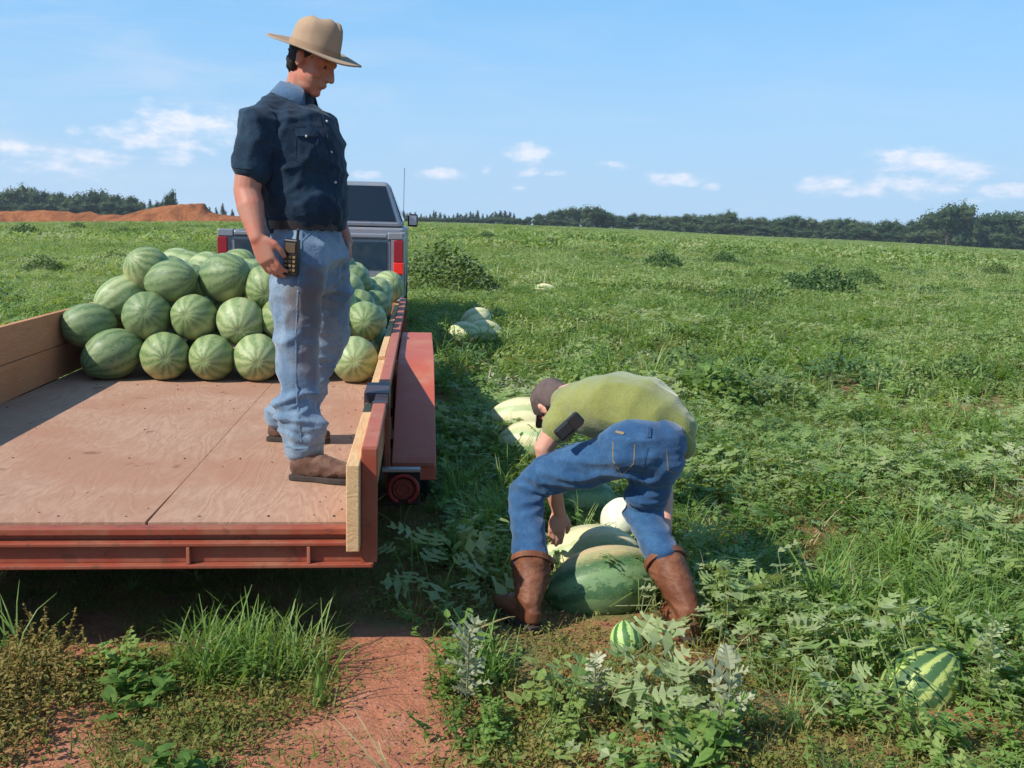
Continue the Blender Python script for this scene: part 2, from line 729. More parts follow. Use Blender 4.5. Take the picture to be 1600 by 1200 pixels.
def remeshed(soup, voxel, smooth_it=4, factor=0.5):
    me = soup.mesh('tmp')
    o = bpy.data.objects.new('tmp', me)
    COL.objects.link(o)
    r = o.modifiers.new('r', 'REMESH')
    r.mode = 'VOXEL'
    r.voxel_size = voxel
    r.adaptivity = 0.0
    if smooth_it:
        sm = o.modifiers.new('s', 'SMOOTH')
        sm.factor = factor
        sm.iterations = smooth_it
    dg = bpy.context.evaluated_depsgraph_get()
    dg.update()
    ev = o.evaluated_get(dg)
    me2 = bpy.data.meshes.new_from_object(ev, depsgraph=dg)
    bpy.data.objects.remove(o)
    bpy.data.meshes.remove(me)
    return me2


def displace(me, fn):
    n = len(me.vertices)
    co = np.empty(n * 3, np.float32)
    me.vertices.foreach_get('co', co)
    co = co.reshape(-1, 3).astype(float)
    no = np.empty(n * 3, np.float32)
    me.vertex_normals.foreach_get('vector', no)
    no = no.reshape(-1, 3).astype(float)
    co = fn(co, no)
    me.vertices.foreach_set('co', co.astype(np.float32).ravel())
    me.update()
    return me


def shift_mesh(me, off):
    me.transform(Matrix.Translation(-Vector(off)))
    return me


# ------------------------------------------------------------------ shared materials
M_red = painted('red_trailer_paint', (0.27, 0.055, 0.028), dirt=(0.28, 0.13, 0.07), amount=0.6, rough=0.5, rust=0.5)
M_redtop = painted('sun_faded_red_paint', (0.38, 0.105, 0.060), dirt=(0.34, 0.16, 0.11), amount=0.75, rough=0.55, rust=0.3)
M_fender = painted('dusty_red_fender_paint', (0.42, 0.085, 0.045), dirt=(0.42, 0.19, 0.12), amount=0.7, rough=0.5, scale=3)
M_ply = wood_mat('weathered_plywood', (0.22, 0.100, 0.062), (0.41, 0.250, 0.170), (0.33, 0.165, 0.102), axis=1, stretch=4.5, scale=4, swirl=0.8)
M_plank = wood_mat('raw_orange_timber', (0.30, 0.12, 0.05), (0.50, 0.25, 0.12), (0.44, 0.17, 0.08), axis=1, stretch=8, swirl=0.6)
M_stud = wood_mat('pale_pine_timber', (0.42, 0.24, 0.11), (0.62, 0.42, 0.22), (0.52, 0.26, 0.13), axis=1, stretch=8, swirl=0.4)
M_tyre = plain('tyre_rubber', (0.018, 0.017, 0.016), 0.8, 0.2)
M_black = plain('black_plastic', (0.012, 0.012, 0.013), 0.35, 0.5)
M_tape = plain('grey_tape', (0.055, 0.036, 0.045), 0.5, 0.4)
M_steel = plain('dull_steel', (0.28, 0.26, 0.25), 0.45, 0.5, 0.6)
M_dark = plain('dark_undercarriage', (0.03, 0.022, 0.02), 0.8, 0.2)
M_lens = plain('red_lens', (0.45, 0.012, 0.02), 0.18, 0.6)
M_lens2 = plain('bright_red_lens', (0.85, 0.03, 0.02), 0.15, 0.6)

# ------------------------------------------------------------------ trailer
TP = 0.0105  # the trailer climbs this much per metre, like the field
T_LOC = Vector((-1.33 * cY - 3.5 * sY, -1.33 * sY + 3.5 * cY, 0.0))
T_ROT = (math.atan(TP), 0, YAW)
T_M = Matrix.Translation(T_LOC) @ Euler(T_ROT).to_matrix().to_4x4()
DZ = 0.513


def tw(u, v, wz):
    """trailer coordinates (right, forward, above the deck) to world"""
    return T_M @ Vector((u + 1.33, v - 3.5, wz + DZ))


trailer = thing('flatbed_trailer', 'red steel flatbed trailer with plywood deck and low wooden sides, loaded with watermelons', 'trailer', T_LOC, T_ROT)
TOFF = (-1.33, 3.5, -DZ)


def tbox(name, a, b, m, bev=0.004, label=None, parent=None):
    o = Soup().box2(a, b).build(name, m, parent or trailer, TOFF, bev=bev)
    if label:
        o['label'] = label
    return o


UL, UR, V0, V1 = -2.40, -0.255, 3.63, 10.15
seam = -0.99
vs = [V0, 6.0, 8.42, V1]
for i in range(3):
    for (a, b, dz) in ((UL, seam - 0.0006, 0.0), (seam + 0.0006, UR, -0.0008)):
        va_, vb_ = vs[i] + 0.001, vs[i + 1] - 0.001
        gp = 0.006 if i == 0 else 0.0
        ul_, ur_ = a, b
        if a == UL:
            poly_ = [(a, va_), (b - gp, va_), (b, min(vb_, va_ + .5)), (b, vb_), (a, vb_)]
        else:
            poly_ = [(a + gp * .5, va_), (b, va_), (b, vb_), (a, vb_), (a, va_ + .5)]
        o = Soup().prism(poly_, 2, -0.018 + dz, dz).build('deck_sheet', M_ply, trailer, TOFF, bev=0.0012)
tbox('deck_frame', (UL, V0 + 0.02, -0.10), (UR, V1, -0.022), M_dark, None)
tbox('rear_lip', (UL - 0.05, 3.575, -0.036), (-0.20, 3.626, -0.008), M_red, 0.005)
tbox('rear_channel', (UL - 0.05, 3.600, -0.056), (-0.20, 3.62, -0.036), M_red, None)
tbox('rear_flange', (UL - 0.05, 3.555, -0.072), (-0.20, 3.62, -0.056), M_red, 0.004)
tbox('rear_beam', (UL - 0.05, 3.58, -0.138), (-0.18, 3.61, -0.072), M_red, 0.003)
tbox('rear_flange', (UL - 0.05, 3.548, -0.152), (-0.165, 3.62, -0.138), M_red, 0.003)
for u in (-0.83, -0.40, -1.75):
    tbox('stiffener', (u - 0.006, 3.556, -0.137), (u + 0.006, 3.579, -0.073), M_redtop, 0.002)
tbox('side_beam', (UL - 0.05, 3.63, -0.17), (UL - 0.003, V1, -0.02), M_red)
tbox('side_beam', (UR + 0.003, 3.63, -0.17), (UR + 0.05, V1, -0.03), M_red)
for v in (4.6, 5.8, 7.0, 8.2, 9.4):
    tbox('cross_member', (UL, v - 0.03, -0.16), (UR, v + 0.03, -0.101), M_dark, None)
# left wall: two planks and posts outside
tbox('side_board', (UL - 0.045, 3.6, 0.004), (UL - 0.002, V1, 0.216), M_plank, 0.004)
tbox('side_board', (UL - 0.042, 3.6, 0.220), (UL - 0.003, V1, 0.44), M_plank, 0.004)
for v in (3.9, 5.4, 6.9, 8.4, 9.9):
    tbox('stake', (UL - 0.09, v - 0.025, -0.18), (UL - 0.047, v + 0.025, 0.41), M_red, 0.003)
# front wall
tbox('front_board', (UL, V1 + 0.002, 0.0), (UR, V1 + 0.04, 0.36), M_plank)
# right wall
tbox('side_board', (-0.254, 3.42, -0.048), (-0.208, 6.02, 0.268), M_stud, 0.004, 'pale timber board standing on edge inside the right rail')
tbox('side_board', (-0.254, 6.03, 0.02), (-0.212, V1, 0.292), M_stud, 0.004)
tbox('side_board', (-0.202, 3.58, 0.02), (-0.172, V1, 0.262), M_plank, 0.003)
tbox('top_rail', (-0.206, 3.535, 0.266), (-0.148, V1, 0.312), M_redtop, 0.006)
tbox('rail_post', (-0.206, 3.50, -0.115), (-0.149, 3.534, 0.309), M_red, 0.004)
for v in (4.75, 6.05, 7.3, 8.6, 9.85):
    tbox('stake', (-0.168, v - 0.025, -0.165), (-0.142, v + 0.025, 0.262), M_red, 0.003)
o = tbox('tape_band', (-0.259, 4.60, 0.236), (-0.144, 4.90, 0.3165), M_tape, 0.004)
o = tbox('tape_band', (-0.210, 4.36, 0.262), (-0.145, 4.40, 0.3155), M_tape, 0.002)
# fender on the right
prof = [(4.98, -0.20), (4.98, -0.13), (5.04, -0.10), (6.12, 0.225), (6.24, 0.245), (6.36, 0.25), (7.60, 0.25), (7.76, 0.235), (8.80, -0.10), (8.80, -0.20)]
fs = Soup()
top, th = prof, 0.012
n = len(prof)
inner = [(v + (0.012 if v < 6.5 else -0.012), wz - 0.012) for v, wz in prof]
poly_v = [(-0.140, v, wz) for v, wz in prof] + [(0.085, v, wz) for v, wz in prof]
fc = [(i, i + 1, n + i + 1, n + i) for i in range(n - 1)]
fs.add(poly_v, fc)
sk = Soup()
skirt = prof + [(8.95, -0.13), (8.3, -0.13), (8.25, -0.02), (5.65, -0.02), (5.5, -0.13)]
fo = fs.build('fender', M_fender, trailer, TOFF, smooth=False)
so = fo.modifiers.new('solid', 'SOLIDIFY')
so.thickness = 0.01
so.offset = 0
bevel(fo, 0.004)
sk2 = Soup().prism([(v, wz) for v, wz in [(4.99, -0.20), (4.99, -0.135), (5.05, -0.108), (6.12, 0.216), (6.24, 0.236), (6.36, 0.242), (7.60, 0.242), (7.75, 0.227), (8.79, -0.108), (8.79, -0.20), (8.45, -0.20), (7.6, 0.10), (6.3, 0.10), (5.35, -0.20)]], 0, 0.075, 0.083)
sk2.build('fender_skirt', M_fender, trailer, TOFF, bev=0.002)
tbox('fender_flange', (-0.138, 4.965, -0.125), (0.075, 4.978, -0.105), M_redtop, 0.002)


def wheel(parent, c, R, W, name='wheel', rim_m=None, off=(0, 0, 0)):
    c = Vector(c)
    prof_ = [(R * 0.56, -W / 2 + 0.01), (R * 0.80, -W / 2), (R * 0.95, -W / 2 + 0.012), (R, -W / 2 + 0.035), (R, W / 2 - 0.035),
             (R * 0.95, W / 2 - 0.012), (R * 0.80, W / 2), (R * 0.56, W / 2 - 0.01)]
    seg = 40
    vs_, fs_ = [], []
    for k in range(seg):
        a = 2 * math.pi * k / seg
        for (r_, x_) in prof_:
            vs_.append((c.x + x_, c.y + r_ * math.cos(a), c.z + r_ * math.sin(a)))
    m_ = len(prof_)
    for k in range(seg):
        for j in range(m_):
            k2, j2 = (k + 1) % seg, (j + 1) % m_
            fs_.append((k * m_ + j, k2 * m_ + j, k2 * m_ + j2, k * m_ + j2))
    t = Soup().add(vs_, fs_).build(name, M_tyre, parent, off, smooth=True)
    rimS = Soup()
    rimS.tube([c + Vector((-W * 0.3, 0, 0)), c + Vector((W * 0.3, 0, 0))], R * 0.55, seg=28, cap=False)
    rimS.tube([c + Vector((-W * 0.42, 0, 0)), c + Vector((W * 0.42, 0, 0))], R * 0.2, seg=16, cap=False)
    for k in range(6):
        a = k * math.pi / 3
        rimS.tube([c + Vector((-W * 0.36, R * 0.36 * math.cos(a), R * 0.36 * math.sin(a))), c + Vector((W * 0.36, R * 0.36 * math.cos(a), R * 0.36 * math.sin(a)))], 0.012, seg=8, cap=False)
    rimS.build('rim', rim_m or M_steel, t, off, smooth=False)
    return t


for v in (5.78, 6.75):
    zg = DZ - 0.315
    wheel(trailer, (-0.035, v, -zg), 0.312, 0.20, off=TOFF)
    wheel(trailer, (-2.60, v, -zg), 0.312, 0.20, off=TOFF)
    Soup().tube([(-2.6, v, -zg), (-0.06, v, -zg)], 0.03, seg=10).build('axle', M_dark, trailer, TOFF)
fl = Soup()
fl.add([(-2.485, v, wz) for v, wz in prof] + [(-2.74, v, wz) for v, wz in prof], fc)
fo2 = fl.build('fender', M_fender, trailer, TOFF)
so = fo2.modifiers.new('solid', 'SOLIDIFY'); so.thickness = 0.01; so.offset = 0
# rear lamp under the rail, in its red steel guard ring
lc = Vector((-0.075, 4.62, -0.150))
M_guard = plain('dark_red_guard', (0.22, 0.020, 0.018), 0.5, 0.3)
bk = Soup().box2((-0.150, 4.64, -0.235), (0.005, 4.70, -0.065)).build('lamp_box', M_dark, trailer, TOFF, bev=0.006)
ring = Soup()
for (R_, r_, mm, nm) in ((0.066, 0.011, M_lens, 'guard_ring'), (0.030, 0.006, M_red, 'lamp_rim')):
    ringS = Soup()
    seg, sg = 36, 10
    vv, ff = [], []
    for k in range(seg):
        a = -math.pi * .38 + math.pi * 1.76 * k / (seg - 1)
        for j in range(sg):
            b = 2 * math.pi * j / sg
            rr = R_ + r_ * math.cos(b)
            vv.append((lc.x + rr * math.cos(a), lc.y + r_ * math.sin(b), lc.z + rr * math.sin(a)))
    for k in range(seg - 1):
        for j in range(sg):
            ff.append((k * sg + j, ((k + 1) % seg) * sg + j, ((k + 1) % seg) * sg + (j + 1) % sg, k * sg + (j + 1) % sg))
    ringS.add(vv, ff).build(nm, M_guard, bk, TOFF, smooth=True)
Soup().tube([lc, lc + Vector((0, 0.02, 0))], 0.05, seg=24, cap=False).build('lens', plain('dark_red_lens', (0.10, 0.01, 0.012), 0.25, 0.5), bk, TOFF, smooth=False)
tbox('lamp_bar', (-0.175, 4.61, -0.066), (0.005, 4.66, -0.050), M_steel, 0.003)
# drawbar to the truck
dbs = Soup()
dbs.tube([(-2.0, V1 - 0.3, -0.13), (-1.33, 11.1, -0.10)], 0.05, seg=8)
dbs.tube([(-0.66, V1 - 0.3, -0.13), (-1.33, 11.1, -0.10)], 0.05, seg=8)
dbs.build('drawbar', M_red, trailer, TOFF)


# screw heads and trodden-in soil on the deck
sc_ = Soup()
rq = random.Random(9)
for v in (3.70, 4.6, 5.8, 6.6):
    for k in range(9):
        u = UL + .06 + (UR - UL - .12) * k / 8 + rq.uniform(-.01, .01)
        sc_.tube([(u, v + rq.uniform(-.01, .01), -.004), (u, v, .0012)], .0055, seg=8, cap=False)
tag(sc_.build('screw_heads', plain('rusty_screw', (.08, .045, .035), .6), trailer, TOFF), kind='stuff')
cr_ = Soup()
for k in range(110):
    u, v = rq.uniform(UL + .05, UR - .02), 3.66 + 3.0 * rq.random() ** 1.3
    if rq.random() < .5:
        u = UR - .02 - abs(rq.gauss(0, .12))
    r_ = rq.uniform(.0015, .005)
    q0 = tw(u, v, .0 + r_ * .4)
    cr_.ell(q0, (r_ * rq.uniform(.8, 1.6), r_, r_ * .6), Euler((0, 0, rq.uniform(0, 3))).to_matrix(), 6, 4)
tag(cr_.build('soil_crumbs', plain('dry_soil_crumb', (.20, .085, .045), .9), smooth=True), 'crumbs of red soil and trash lying on the trailer deck', kind='stuff')


# ------------------------------------------------------------------ watermelons
def melon_mat(name, dark, light, nstripe=11, contrast=(0.40, 0.62), pale=0.25, pale_col=(0.55, 0.50, 0.24), wob=1.6, edge=1.0, ground_w=(0.45, 0.9), rough=0.50, amp=0.5):
    m, n, b = mat(name, rough, 0.4)
    v = coords(n)
    r = rnd(n)
    sp = n.new('ShaderNodeSeparateXYZ')
    n.link(v, sp.inputs[0])
    off = n.new('ShaderNodeVectorMath', operation='ADD')
    n.link(v, off.inputs[0])
    cb = n.new('ShaderNodeCombineXYZ')
    for i in range(3):
        n.put(cb.inputs[i], n.math('MULTIPLY', r, 31.7 + 9 * i))
    n.link(cb.outputs[0], off.inputs[1])
    vv = off.outputs[0]
    ang = n.math('ARCTAN2', sp.outputs[1], sp.outputs[0])
    wv = n.scalevec(vv, (1, 1, 0.55))
    w1 = n.noise(wv, 2.2, 4, 0.6)
    w2 = n.noise(vv, 9.0, 5, 0.7)
    w3 = n.noise(vv, 26.0, 4, 0.7)
    ph = n.math('ADD', n.math('MULTIPLY', ang, nstripe), n.math('MULTIPLY', n.math('SUBTRACT', w1, 0.5), wob * 3.2))
    ph = n.math('ADD', ph, n.math('MULTIPLY', n.math('SUBTRACT', w2, 0.5), 2.6 * edge))
    s = n.math('MULTIPLY_ADD', n.math('SINE', ph), amp, 0.5)
    s = n.math('ADD', s, n.math('MULTIPLY', n.math('SUBTRACT', w3, 0.5), 0.7 * edge))
    s = n.math('ADD', s, n.math('MULTIPLY', n.math('SUBTRACT', w2, 0.5), 0.8 * edge))
    f = n.maprange(s, contrast[0] - 0.12, contrast[1] + 0.12)
    c = n.mix(f, light, dark)
    # each fruit a little lighter or darker
    c = n.mix(n.maprange(r, 0.0, 1.0, 0.0, 0.35), c, n.mix(0.5, c, light))
    # yellow belly where it lay on the ground
    side = n.new('ShaderNodeVectorMath', operation='DOT_PRODUCT')
    n.link(v, side.inputs[0])
    side.inputs[1].default_value = (1, 0, 0)
    sd = n.math('ADD', side.outputs['Value'], n.math('MULTIPLY', n.math('SUBTRACT', w1, 0.5), 0.7))
    c = n.mix(n.math('MULTIPLY', n.maprange(sd, ground_w[0], ground_w[1]), pale * 2.4, clamp=True), c, pale_col)
    # brown scar at the stem end
    pole = n.maprange(n.math('ABSOLUTE', sp.outputs[2]), 0.988, 1.0)
    c = n.mix(n.math('MULTIPLY', pole, 0.8), c, (0.12, 0.09, 0.035))
    dust = n.noise(vv, 4.0, 5, 0.65)
    c = n.mix(n.maprange(dust, 0.56, 0.78, 0.0, 0.45), c, (0.36, 0.25, 0.15))
    n.link(c, b.inputs['Base Color'])
    n.link(n.maprange(dust, 0.4, 0.7, rough - 0.06, rough + 0.2), b.inputs['Roughness'])
    bump(n, b, n.math('ADD', w3, n.math('MULTIPLY', w2, 0.5)), 0.10, 0.03)
    return m


MM_load = melon_mat('watermelon_rind', (0.110, 0.175, 0.060), (0.25, 0.305, 0.125), 12, (0.34, 0.72), pale=0.22, edge=1.7, wob=2.2, amp=0.28)
MM_load2 = melon_mat('darker_watermelon_rind', (0.080, 0.140, 0.052), (0.185, 0.245, 0.105), 13, (0.34, 0.74), pale=0.20, edge=1.8, wob=2.4, amp=0.26)
MM_load3 = melon_mat('pale_watermelon_rind', (0.155, 0.225, 0.080), (0.33, 0.38, 0.18), 11, (0.34, 0.70), pale=0.25, edge=1.6, wob=2.0, amp=0.30)
MM_pale = melon_mat('sunbleached_watermelon_rind', (0.25, 0.36, 0.16), (0.62, 0.58, 0.34), 7, (0.46, 0.68), 0.25, (0.66, 0.52, 0.28), ground_w=(0.0, 1.1))
MM_white = melon_mat('white_bellied_watermelon_rind', (0.48, 0.54, 0.38), (0.66, 0.66, 0.52), 7, (0.6, 0.9), 0.25, (0.70, 0.66, 0.50), ground_w=(0, 0.9))
MM_big = melon_mat('deep_green_watermelon_rind', (0.028, 0.085, 0.028), (0.15, 0.24, 0.10), 7, (0.35, 0.75), 0.35, (0.60, 0.42, 0.22), ground_w=(0.30, 0.95), edge=1.8, amp=0.36)
MM_small = melon_mat('young_watermelon_rind', (0.025, 0.10, 0.018), (0.36, 0.50, 0.16), 9, (0.46, 0.56), 0.0, wob=1.0)
MM_bold = melon_mat('bold_striped_watermelon_rind', (0.030, 0.090, 0.032), (0.34, 0.40, 0.11), 13, (0.26, 0.40), 0.0, wob=0.55, edge=1.25)


def melon_mesh(seed, seg=44, rings=30):
    vs_, fs_ = [], []
    for i in range(rings + 1):
        th = math.pi * i / rings
        for k in range(seg):
            ph = 2 * math.pi * k / seg
            vs_.append((math.sin(th) * math.cos(ph), math.sin(th) * math.sin(ph), math.cos(th)))
    v_ = np.array(vs_)
    sq = 1.0 + 0.05 * (1 - v_[:, 2] ** 2) ** 2 + 0.035 * vnoise(v_ * 1.4 + seed * 3.1, seed)
    sq += 0.008 * np.sin(np.arctan2(v_[:, 1], v_[:, 0]) * 9 + seed) * (1 - v_[:, 2] ** 2)
    sq -= 0.05 * np.exp(-((1 - v_[:, 2]) / 0.01))
    v_ = v_ * sq[:, None]
    for i in range(rings):
        for k in range(seg):
            k2 = (k + 1) % seg
            fs_.append((i * seg + k, (i + 1) * seg + k, (i + 1) * seg + k2, i * seg + k2))
    me = fast_mesh('watermelon', v_, fs_)
    bm = bmesh.new()
    bm.from_mesh(me)
    bmesh.ops.remove_doubles(bm, verts=bm.verts, dist=1e-5)
    bmesh.ops.recalc_face_normals(bm, faces=bm.faces)
    bm.to_mesh(me)
    bm.free()
    return me


MELON_MESH = {}


def melon(loc, r, ln, axis, m, label, group=None, roll=0.0, seed=0, belly=None):
    """axis: direction of the long axis; r: short radius; ln: half length; roll turns the yellow belly"""
    key = (seed % 5, m.name)
    if key not in MELON_MESH:
        me = melon_mesh(seed % 5)
        me.materials.append(m)
        me.polygons.foreach_set('use_smooth', [True] * len(me.polygons))
        MELON_MESH[key] = me
    o = bpy.data.objects.new('watermelon', MELON_MESH[key])
    COL.objects.link(o)
    zz = Vector(axis).normalized()
    bl = Vector(belly) if belly is not None else Vector((math.sin(roll * 5) * .6, math.cos(roll * 3) * .5, -1))
    xx = (bl - zz * bl.dot(zz)).normalized()
    yy = zz.cross(xx)
    o.rotation_mode = 'QUATERNION'
    o.rotation_quaternion = Matrix((xx, yy, zz)).transposed().to_quaternion()
    o.location = loc
    o.scale = (r, r, ln)
    tag(o, label, 'watermelon', group)
    return o


LOAD = 'watermelons stacked on the trailer'
# u, v, w(centre), short radius, half length, axis(u,v,w), material, label
TL = [
    (-2.058, 6.86, 0.165, .158, .215, (-.75, -.60, -.38), MM_load2, 'large oblong watermelon tilted at the left end of the bottom row on the trailer'),
    (-1.712, 6.85, 0.158, .155, .19, (.25, -1, .05), MM_load, 'second watermelon from the left in the bottom row on the trailer deck'),
    (-1.405, 6.85, 0.150, .148, .18, (-.1, -1, .0), MM_load, 'third watermelon from the left in the bottom row, rounded and evenly striped'),
    (-1.105, 6.85, 0.155, .152, .19, (.15, -1, -.05), MM_load3, 'bottom row watermelon on the deck just left of the standing person\'s jeans'),
    (-0.800, 6.92, 0.150, .148, .18, (.1, -1, .0), MM_load, 'bottom row watermelon mostly hidden behind the standing person\'s legs'),
    (-0.448, 6.82, 0.155, .152, .18, (.05, -1, .05), MM_load3, 'pale striped watermelon at the right end of the bottom row beside the rail'),
    (-2.245, 6.98, 0.345, .145, .185, (-.85, -.55, -.1), MM_load2, 'dark watermelon leaning on the left side board above the bottom row'),
    (-2.085, 7.22, 0.520, .135, .20, (-.75, -.5, -.45), MM_load3, 'light green watermelon leaning up the left slope of the pile'),
    (-1.868, 7.02, 0.410, .158, .18, (.2, -1, .25), MM_load2, 'watermelon with brown stem scar at the left of the middle row'),
    (-1.553, 7.02, 0.405, .150, .185, (-.1, -1, .2), MM_load, 'watermelon with stem end facing out in the centre of the middle row'),
    (-1.238, 7.00, 0.385, .158, .18, (.1, -1, -.25), MM_load3, 'round striped watermelon third along the middle row of the pile'),
    (-0.955, 7.05, 0.400, .150, .18, (.1, -1, .1), MM_load, 'middle row watermelon half hidden by the left edge of the jeans'),
    (-0.66, 7.08, 0.39, .148, .18, (.2, -1, .1), MM_load2, 'middle row watermelon behind the standing person\'s knees'),
    (-1.925, 7.28, 0.715, .150, .165, (-.5, -.8, .6), MM_load, 'highest watermelon at the left shoulder of the pile'),
    (-1.735, 7.15, 0.640, .142, .19, (.95, -.3, .2), MM_load2, 'top row watermelon lying sideways with a brownish upper patch'),
    (-1.378, 7.22, 0.668, .165, .21, (.8, -.65, .3), MM_load2, 'big watermelon lying on top of the pile left of the hanging hand'),
    (-1.085, 7.18, 0.610, .150, .18, (.1, -1, -.2), MM_load, 'top row watermelon directly below the hanging hand'),
    (-0.83, 7.35, 0.60, .148, .18, (.5, -1, 0), MM_load, 'top row watermelon hidden behind the standing person\'s thigh'),
    (-2.125, 9.05, 0.655, .145, .19, (.9, -.3, 0), MM_load3, 'small looking pale watermelon at the back of the pile top, leftmost'),
    (-1.955, 8.72, 0.64, .145, .18, (.9, -.5, .1), MM_load, 'watermelon at the back of the pile top, second from the left'),
    (-1.70, 8.2, 0.66, .145, .18, (.7, -.5, .1), MM_load3, 'pale watermelon peeping between the two top row melons'),
    (-1.58, 8.9, 0.665, .145, .18, (.7, -.5, .1), MM_load, 'watermelon behind the big top one, ahead of the truck tailgate'),
    (-0.325, 9.85, 0.440, .150, .17, (.5, -1, .5), MM_load3, 'watermelon sitting alone highest against the front end of the right rail'),
    (-0.62, 9.2, 0.56, .145, .18, (.5, -1, .1), MM_load3, 'watermelon at the far right of the pile beside the hidden hand'),
]
for k, (u, v, wz, r, ln, ax, mm, lab) in enumerate(TL):
    axw = T_M.to_3x3() @ Vector(ax)
    melon(tw(u, v, wz), r, ln, axw, mm, lab, LOAD, roll=math.pi / 2 * (k % 4) + k * 0.7, seed=k)
# the rest of the load: layers behind the front face
rr = random.Random(5)
fill = [(-.40, 7.14, .385), (-.33, 7.35, .20), (-.72, 7.45, .62), (-.47, 7.50, .45), (-.37, 7.9, .42), (-.57, 7.75, .56), (-.38, 8.4, .43), (-.56, 8.25, .58), (-.40, 8.9, .44), (-.42, 9.4, .43), (-.70, 8.7, .66), (-.60, 7.3, .50)]
for lay, (wz, va, vb, ul, ur) in enumerate([(0.15, 7.25, 9.95, -2.24, -0.42), (0.40, 7.42, 9.7, -2.2, -0.42), (0.60, 7.65, 9.5, -2.05, -0.75)]):
    v = va
    while v < vb:
        cnt = int((ur - ul) / 0.305)
        for i in range(cnt + 1):
            u = ul + (ur - ul) * i / cnt
            wl = wz
            if lay >= 1 and u > -0.95:   # the pile runs down towards the right rail
                wl = wz - (u + 0.95) * (0.12 if lay == 1 else 0.45)
            if (lay == 0 and u < -.8 and v > 7.6) or (lay == 1 and v > 7.9 and u < -.95):
                continue
            fill.append((u + rr.uniform(-.02, .02), v + rr.uniform(-.03, .03), wl + rr.uniform(-.015, .015)))
        v += 0.40
for k, (u, v, wz) in enumerate(fill):
    mm = (MM_load, MM_load2, MM_load3)[k % 3]
    if u > -0.95:
        lab = ('striped watermelon on the right slope, just beyond the pale one ending the bottom row' if v < 7.7 else
               'striped watermelon halfway down the slope of the load along the right rail' if v < 8.8 else
               'striped watermelon at the front end of the slope along the right rail')
    elif v < 7.9:
        lab = 'striped watermelon packed in the gaps just behind the front rows of the load'
    else:
        lab = 'striped watermelon in the back of the load on the trailer near the truck'
    axw = T_M.to_3x3() @ Vector((rr.uniform(-.5, .5), -1, rr.uniform(-.2, .2)))
    melon(tw(u, v, wz), rr.uniform(.125, .148), rr.uniform(.16, .20), axw, mm, lab, LOAD, roll=rr.uniform(0, 6), seed=k)


def gmelon(px, py, Y, r, ln, ax, mm, lab, group=None, roll=0.0, seed=0, belly=(-.1, .3, 1)):
    p = at(px, py, Y)
    return melon(p, r, ln, ax, mm, lab, group, roll, seed, belly)


GM = 'picked watermelons lying in the field'
gmelon(945, 912, 4.12, .152, .265, (1, .15, .20), MM_big, 'big dark green watermelon on the ground between the bending person\'s boots', GM, roll=1.9, seed=1, belly=(-.25, .55, .8))
gmelon(925, 872, 4.50, .150, .24, (1, .10, .05), MM_pale, 'cream and green striped watermelon just behind the big dark one', GM, roll=2.4, seed=2)
gmelon(972, 812, 4.95, .105, .13, (.4, 1, .2), MM_white, 'bright white bellied watermelon seen between the bending person\'s knees', GM, roll=1.5, seed=3)
gmelon(915, 785, 5.3, .13, .17, (1, .3, 0), MM_big, 'dark watermelon in shade under the bending person\'s body', GM, roll=4.5, seed=4, belly=(0, 0, -1))
gmelon(822, 655, 7.05, .15, .27, (1, -.1, -.04), MM_pale, 'pale watermelon left of the cap, upper one of the two stacked', GM, roll=2.0, seed=0)
gmelon(832, 690, 6.75, .14, .25, (1, -.25, .05), MM_pale, 'creamy watermelon left of the cap, lower one of the two stacked', GM, roll=2.6, seed=1)
gmelon(743, 500, 13.6, .16, .22, (1, .1, .45), MM_pale, 'upper pale watermelon of the heap lying out beyond the trailer wheels', GM, roll=2.0, seed=2)
gmelon(757, 518, 13.3, .15, .24, (1, .2, -.08), MM_pale, 'right hand pale watermelon of the heap beyond the trailer wheels', GM, roll=2.3, seed=3)
gmelon(724, 521, 13.1, .15, .22, (1, -.2, .1), MM_pale, 'left hand pale watermelon of the heap beyond the trailer wheels', GM, roll=1.7, seed=4)
gmelon(850, 455, 21.5, .16, .28, (1, 0, 0), MM_pale, 'small looking pale watermelon far out alone in the green field', GM, roll=2.0, seed=1)
gmelon(979, 1002, 3.64, .062, .080, (.1, -.5, -.75), MM_small, 'tiny bright striped watermelon in front of the big dark one', GM, seed=2)
gmelon(1438, 1074, 3.34, .124, .165, (.62, .15, .62), MM_bold, 'striped watermelon half sunk in leaves at the lower right', GM, roll=0.5, seed=3, belly=(0, .4, -1))

# ------------------------------------------------------------------ people
from mathutils.bvhtree import BVHTree


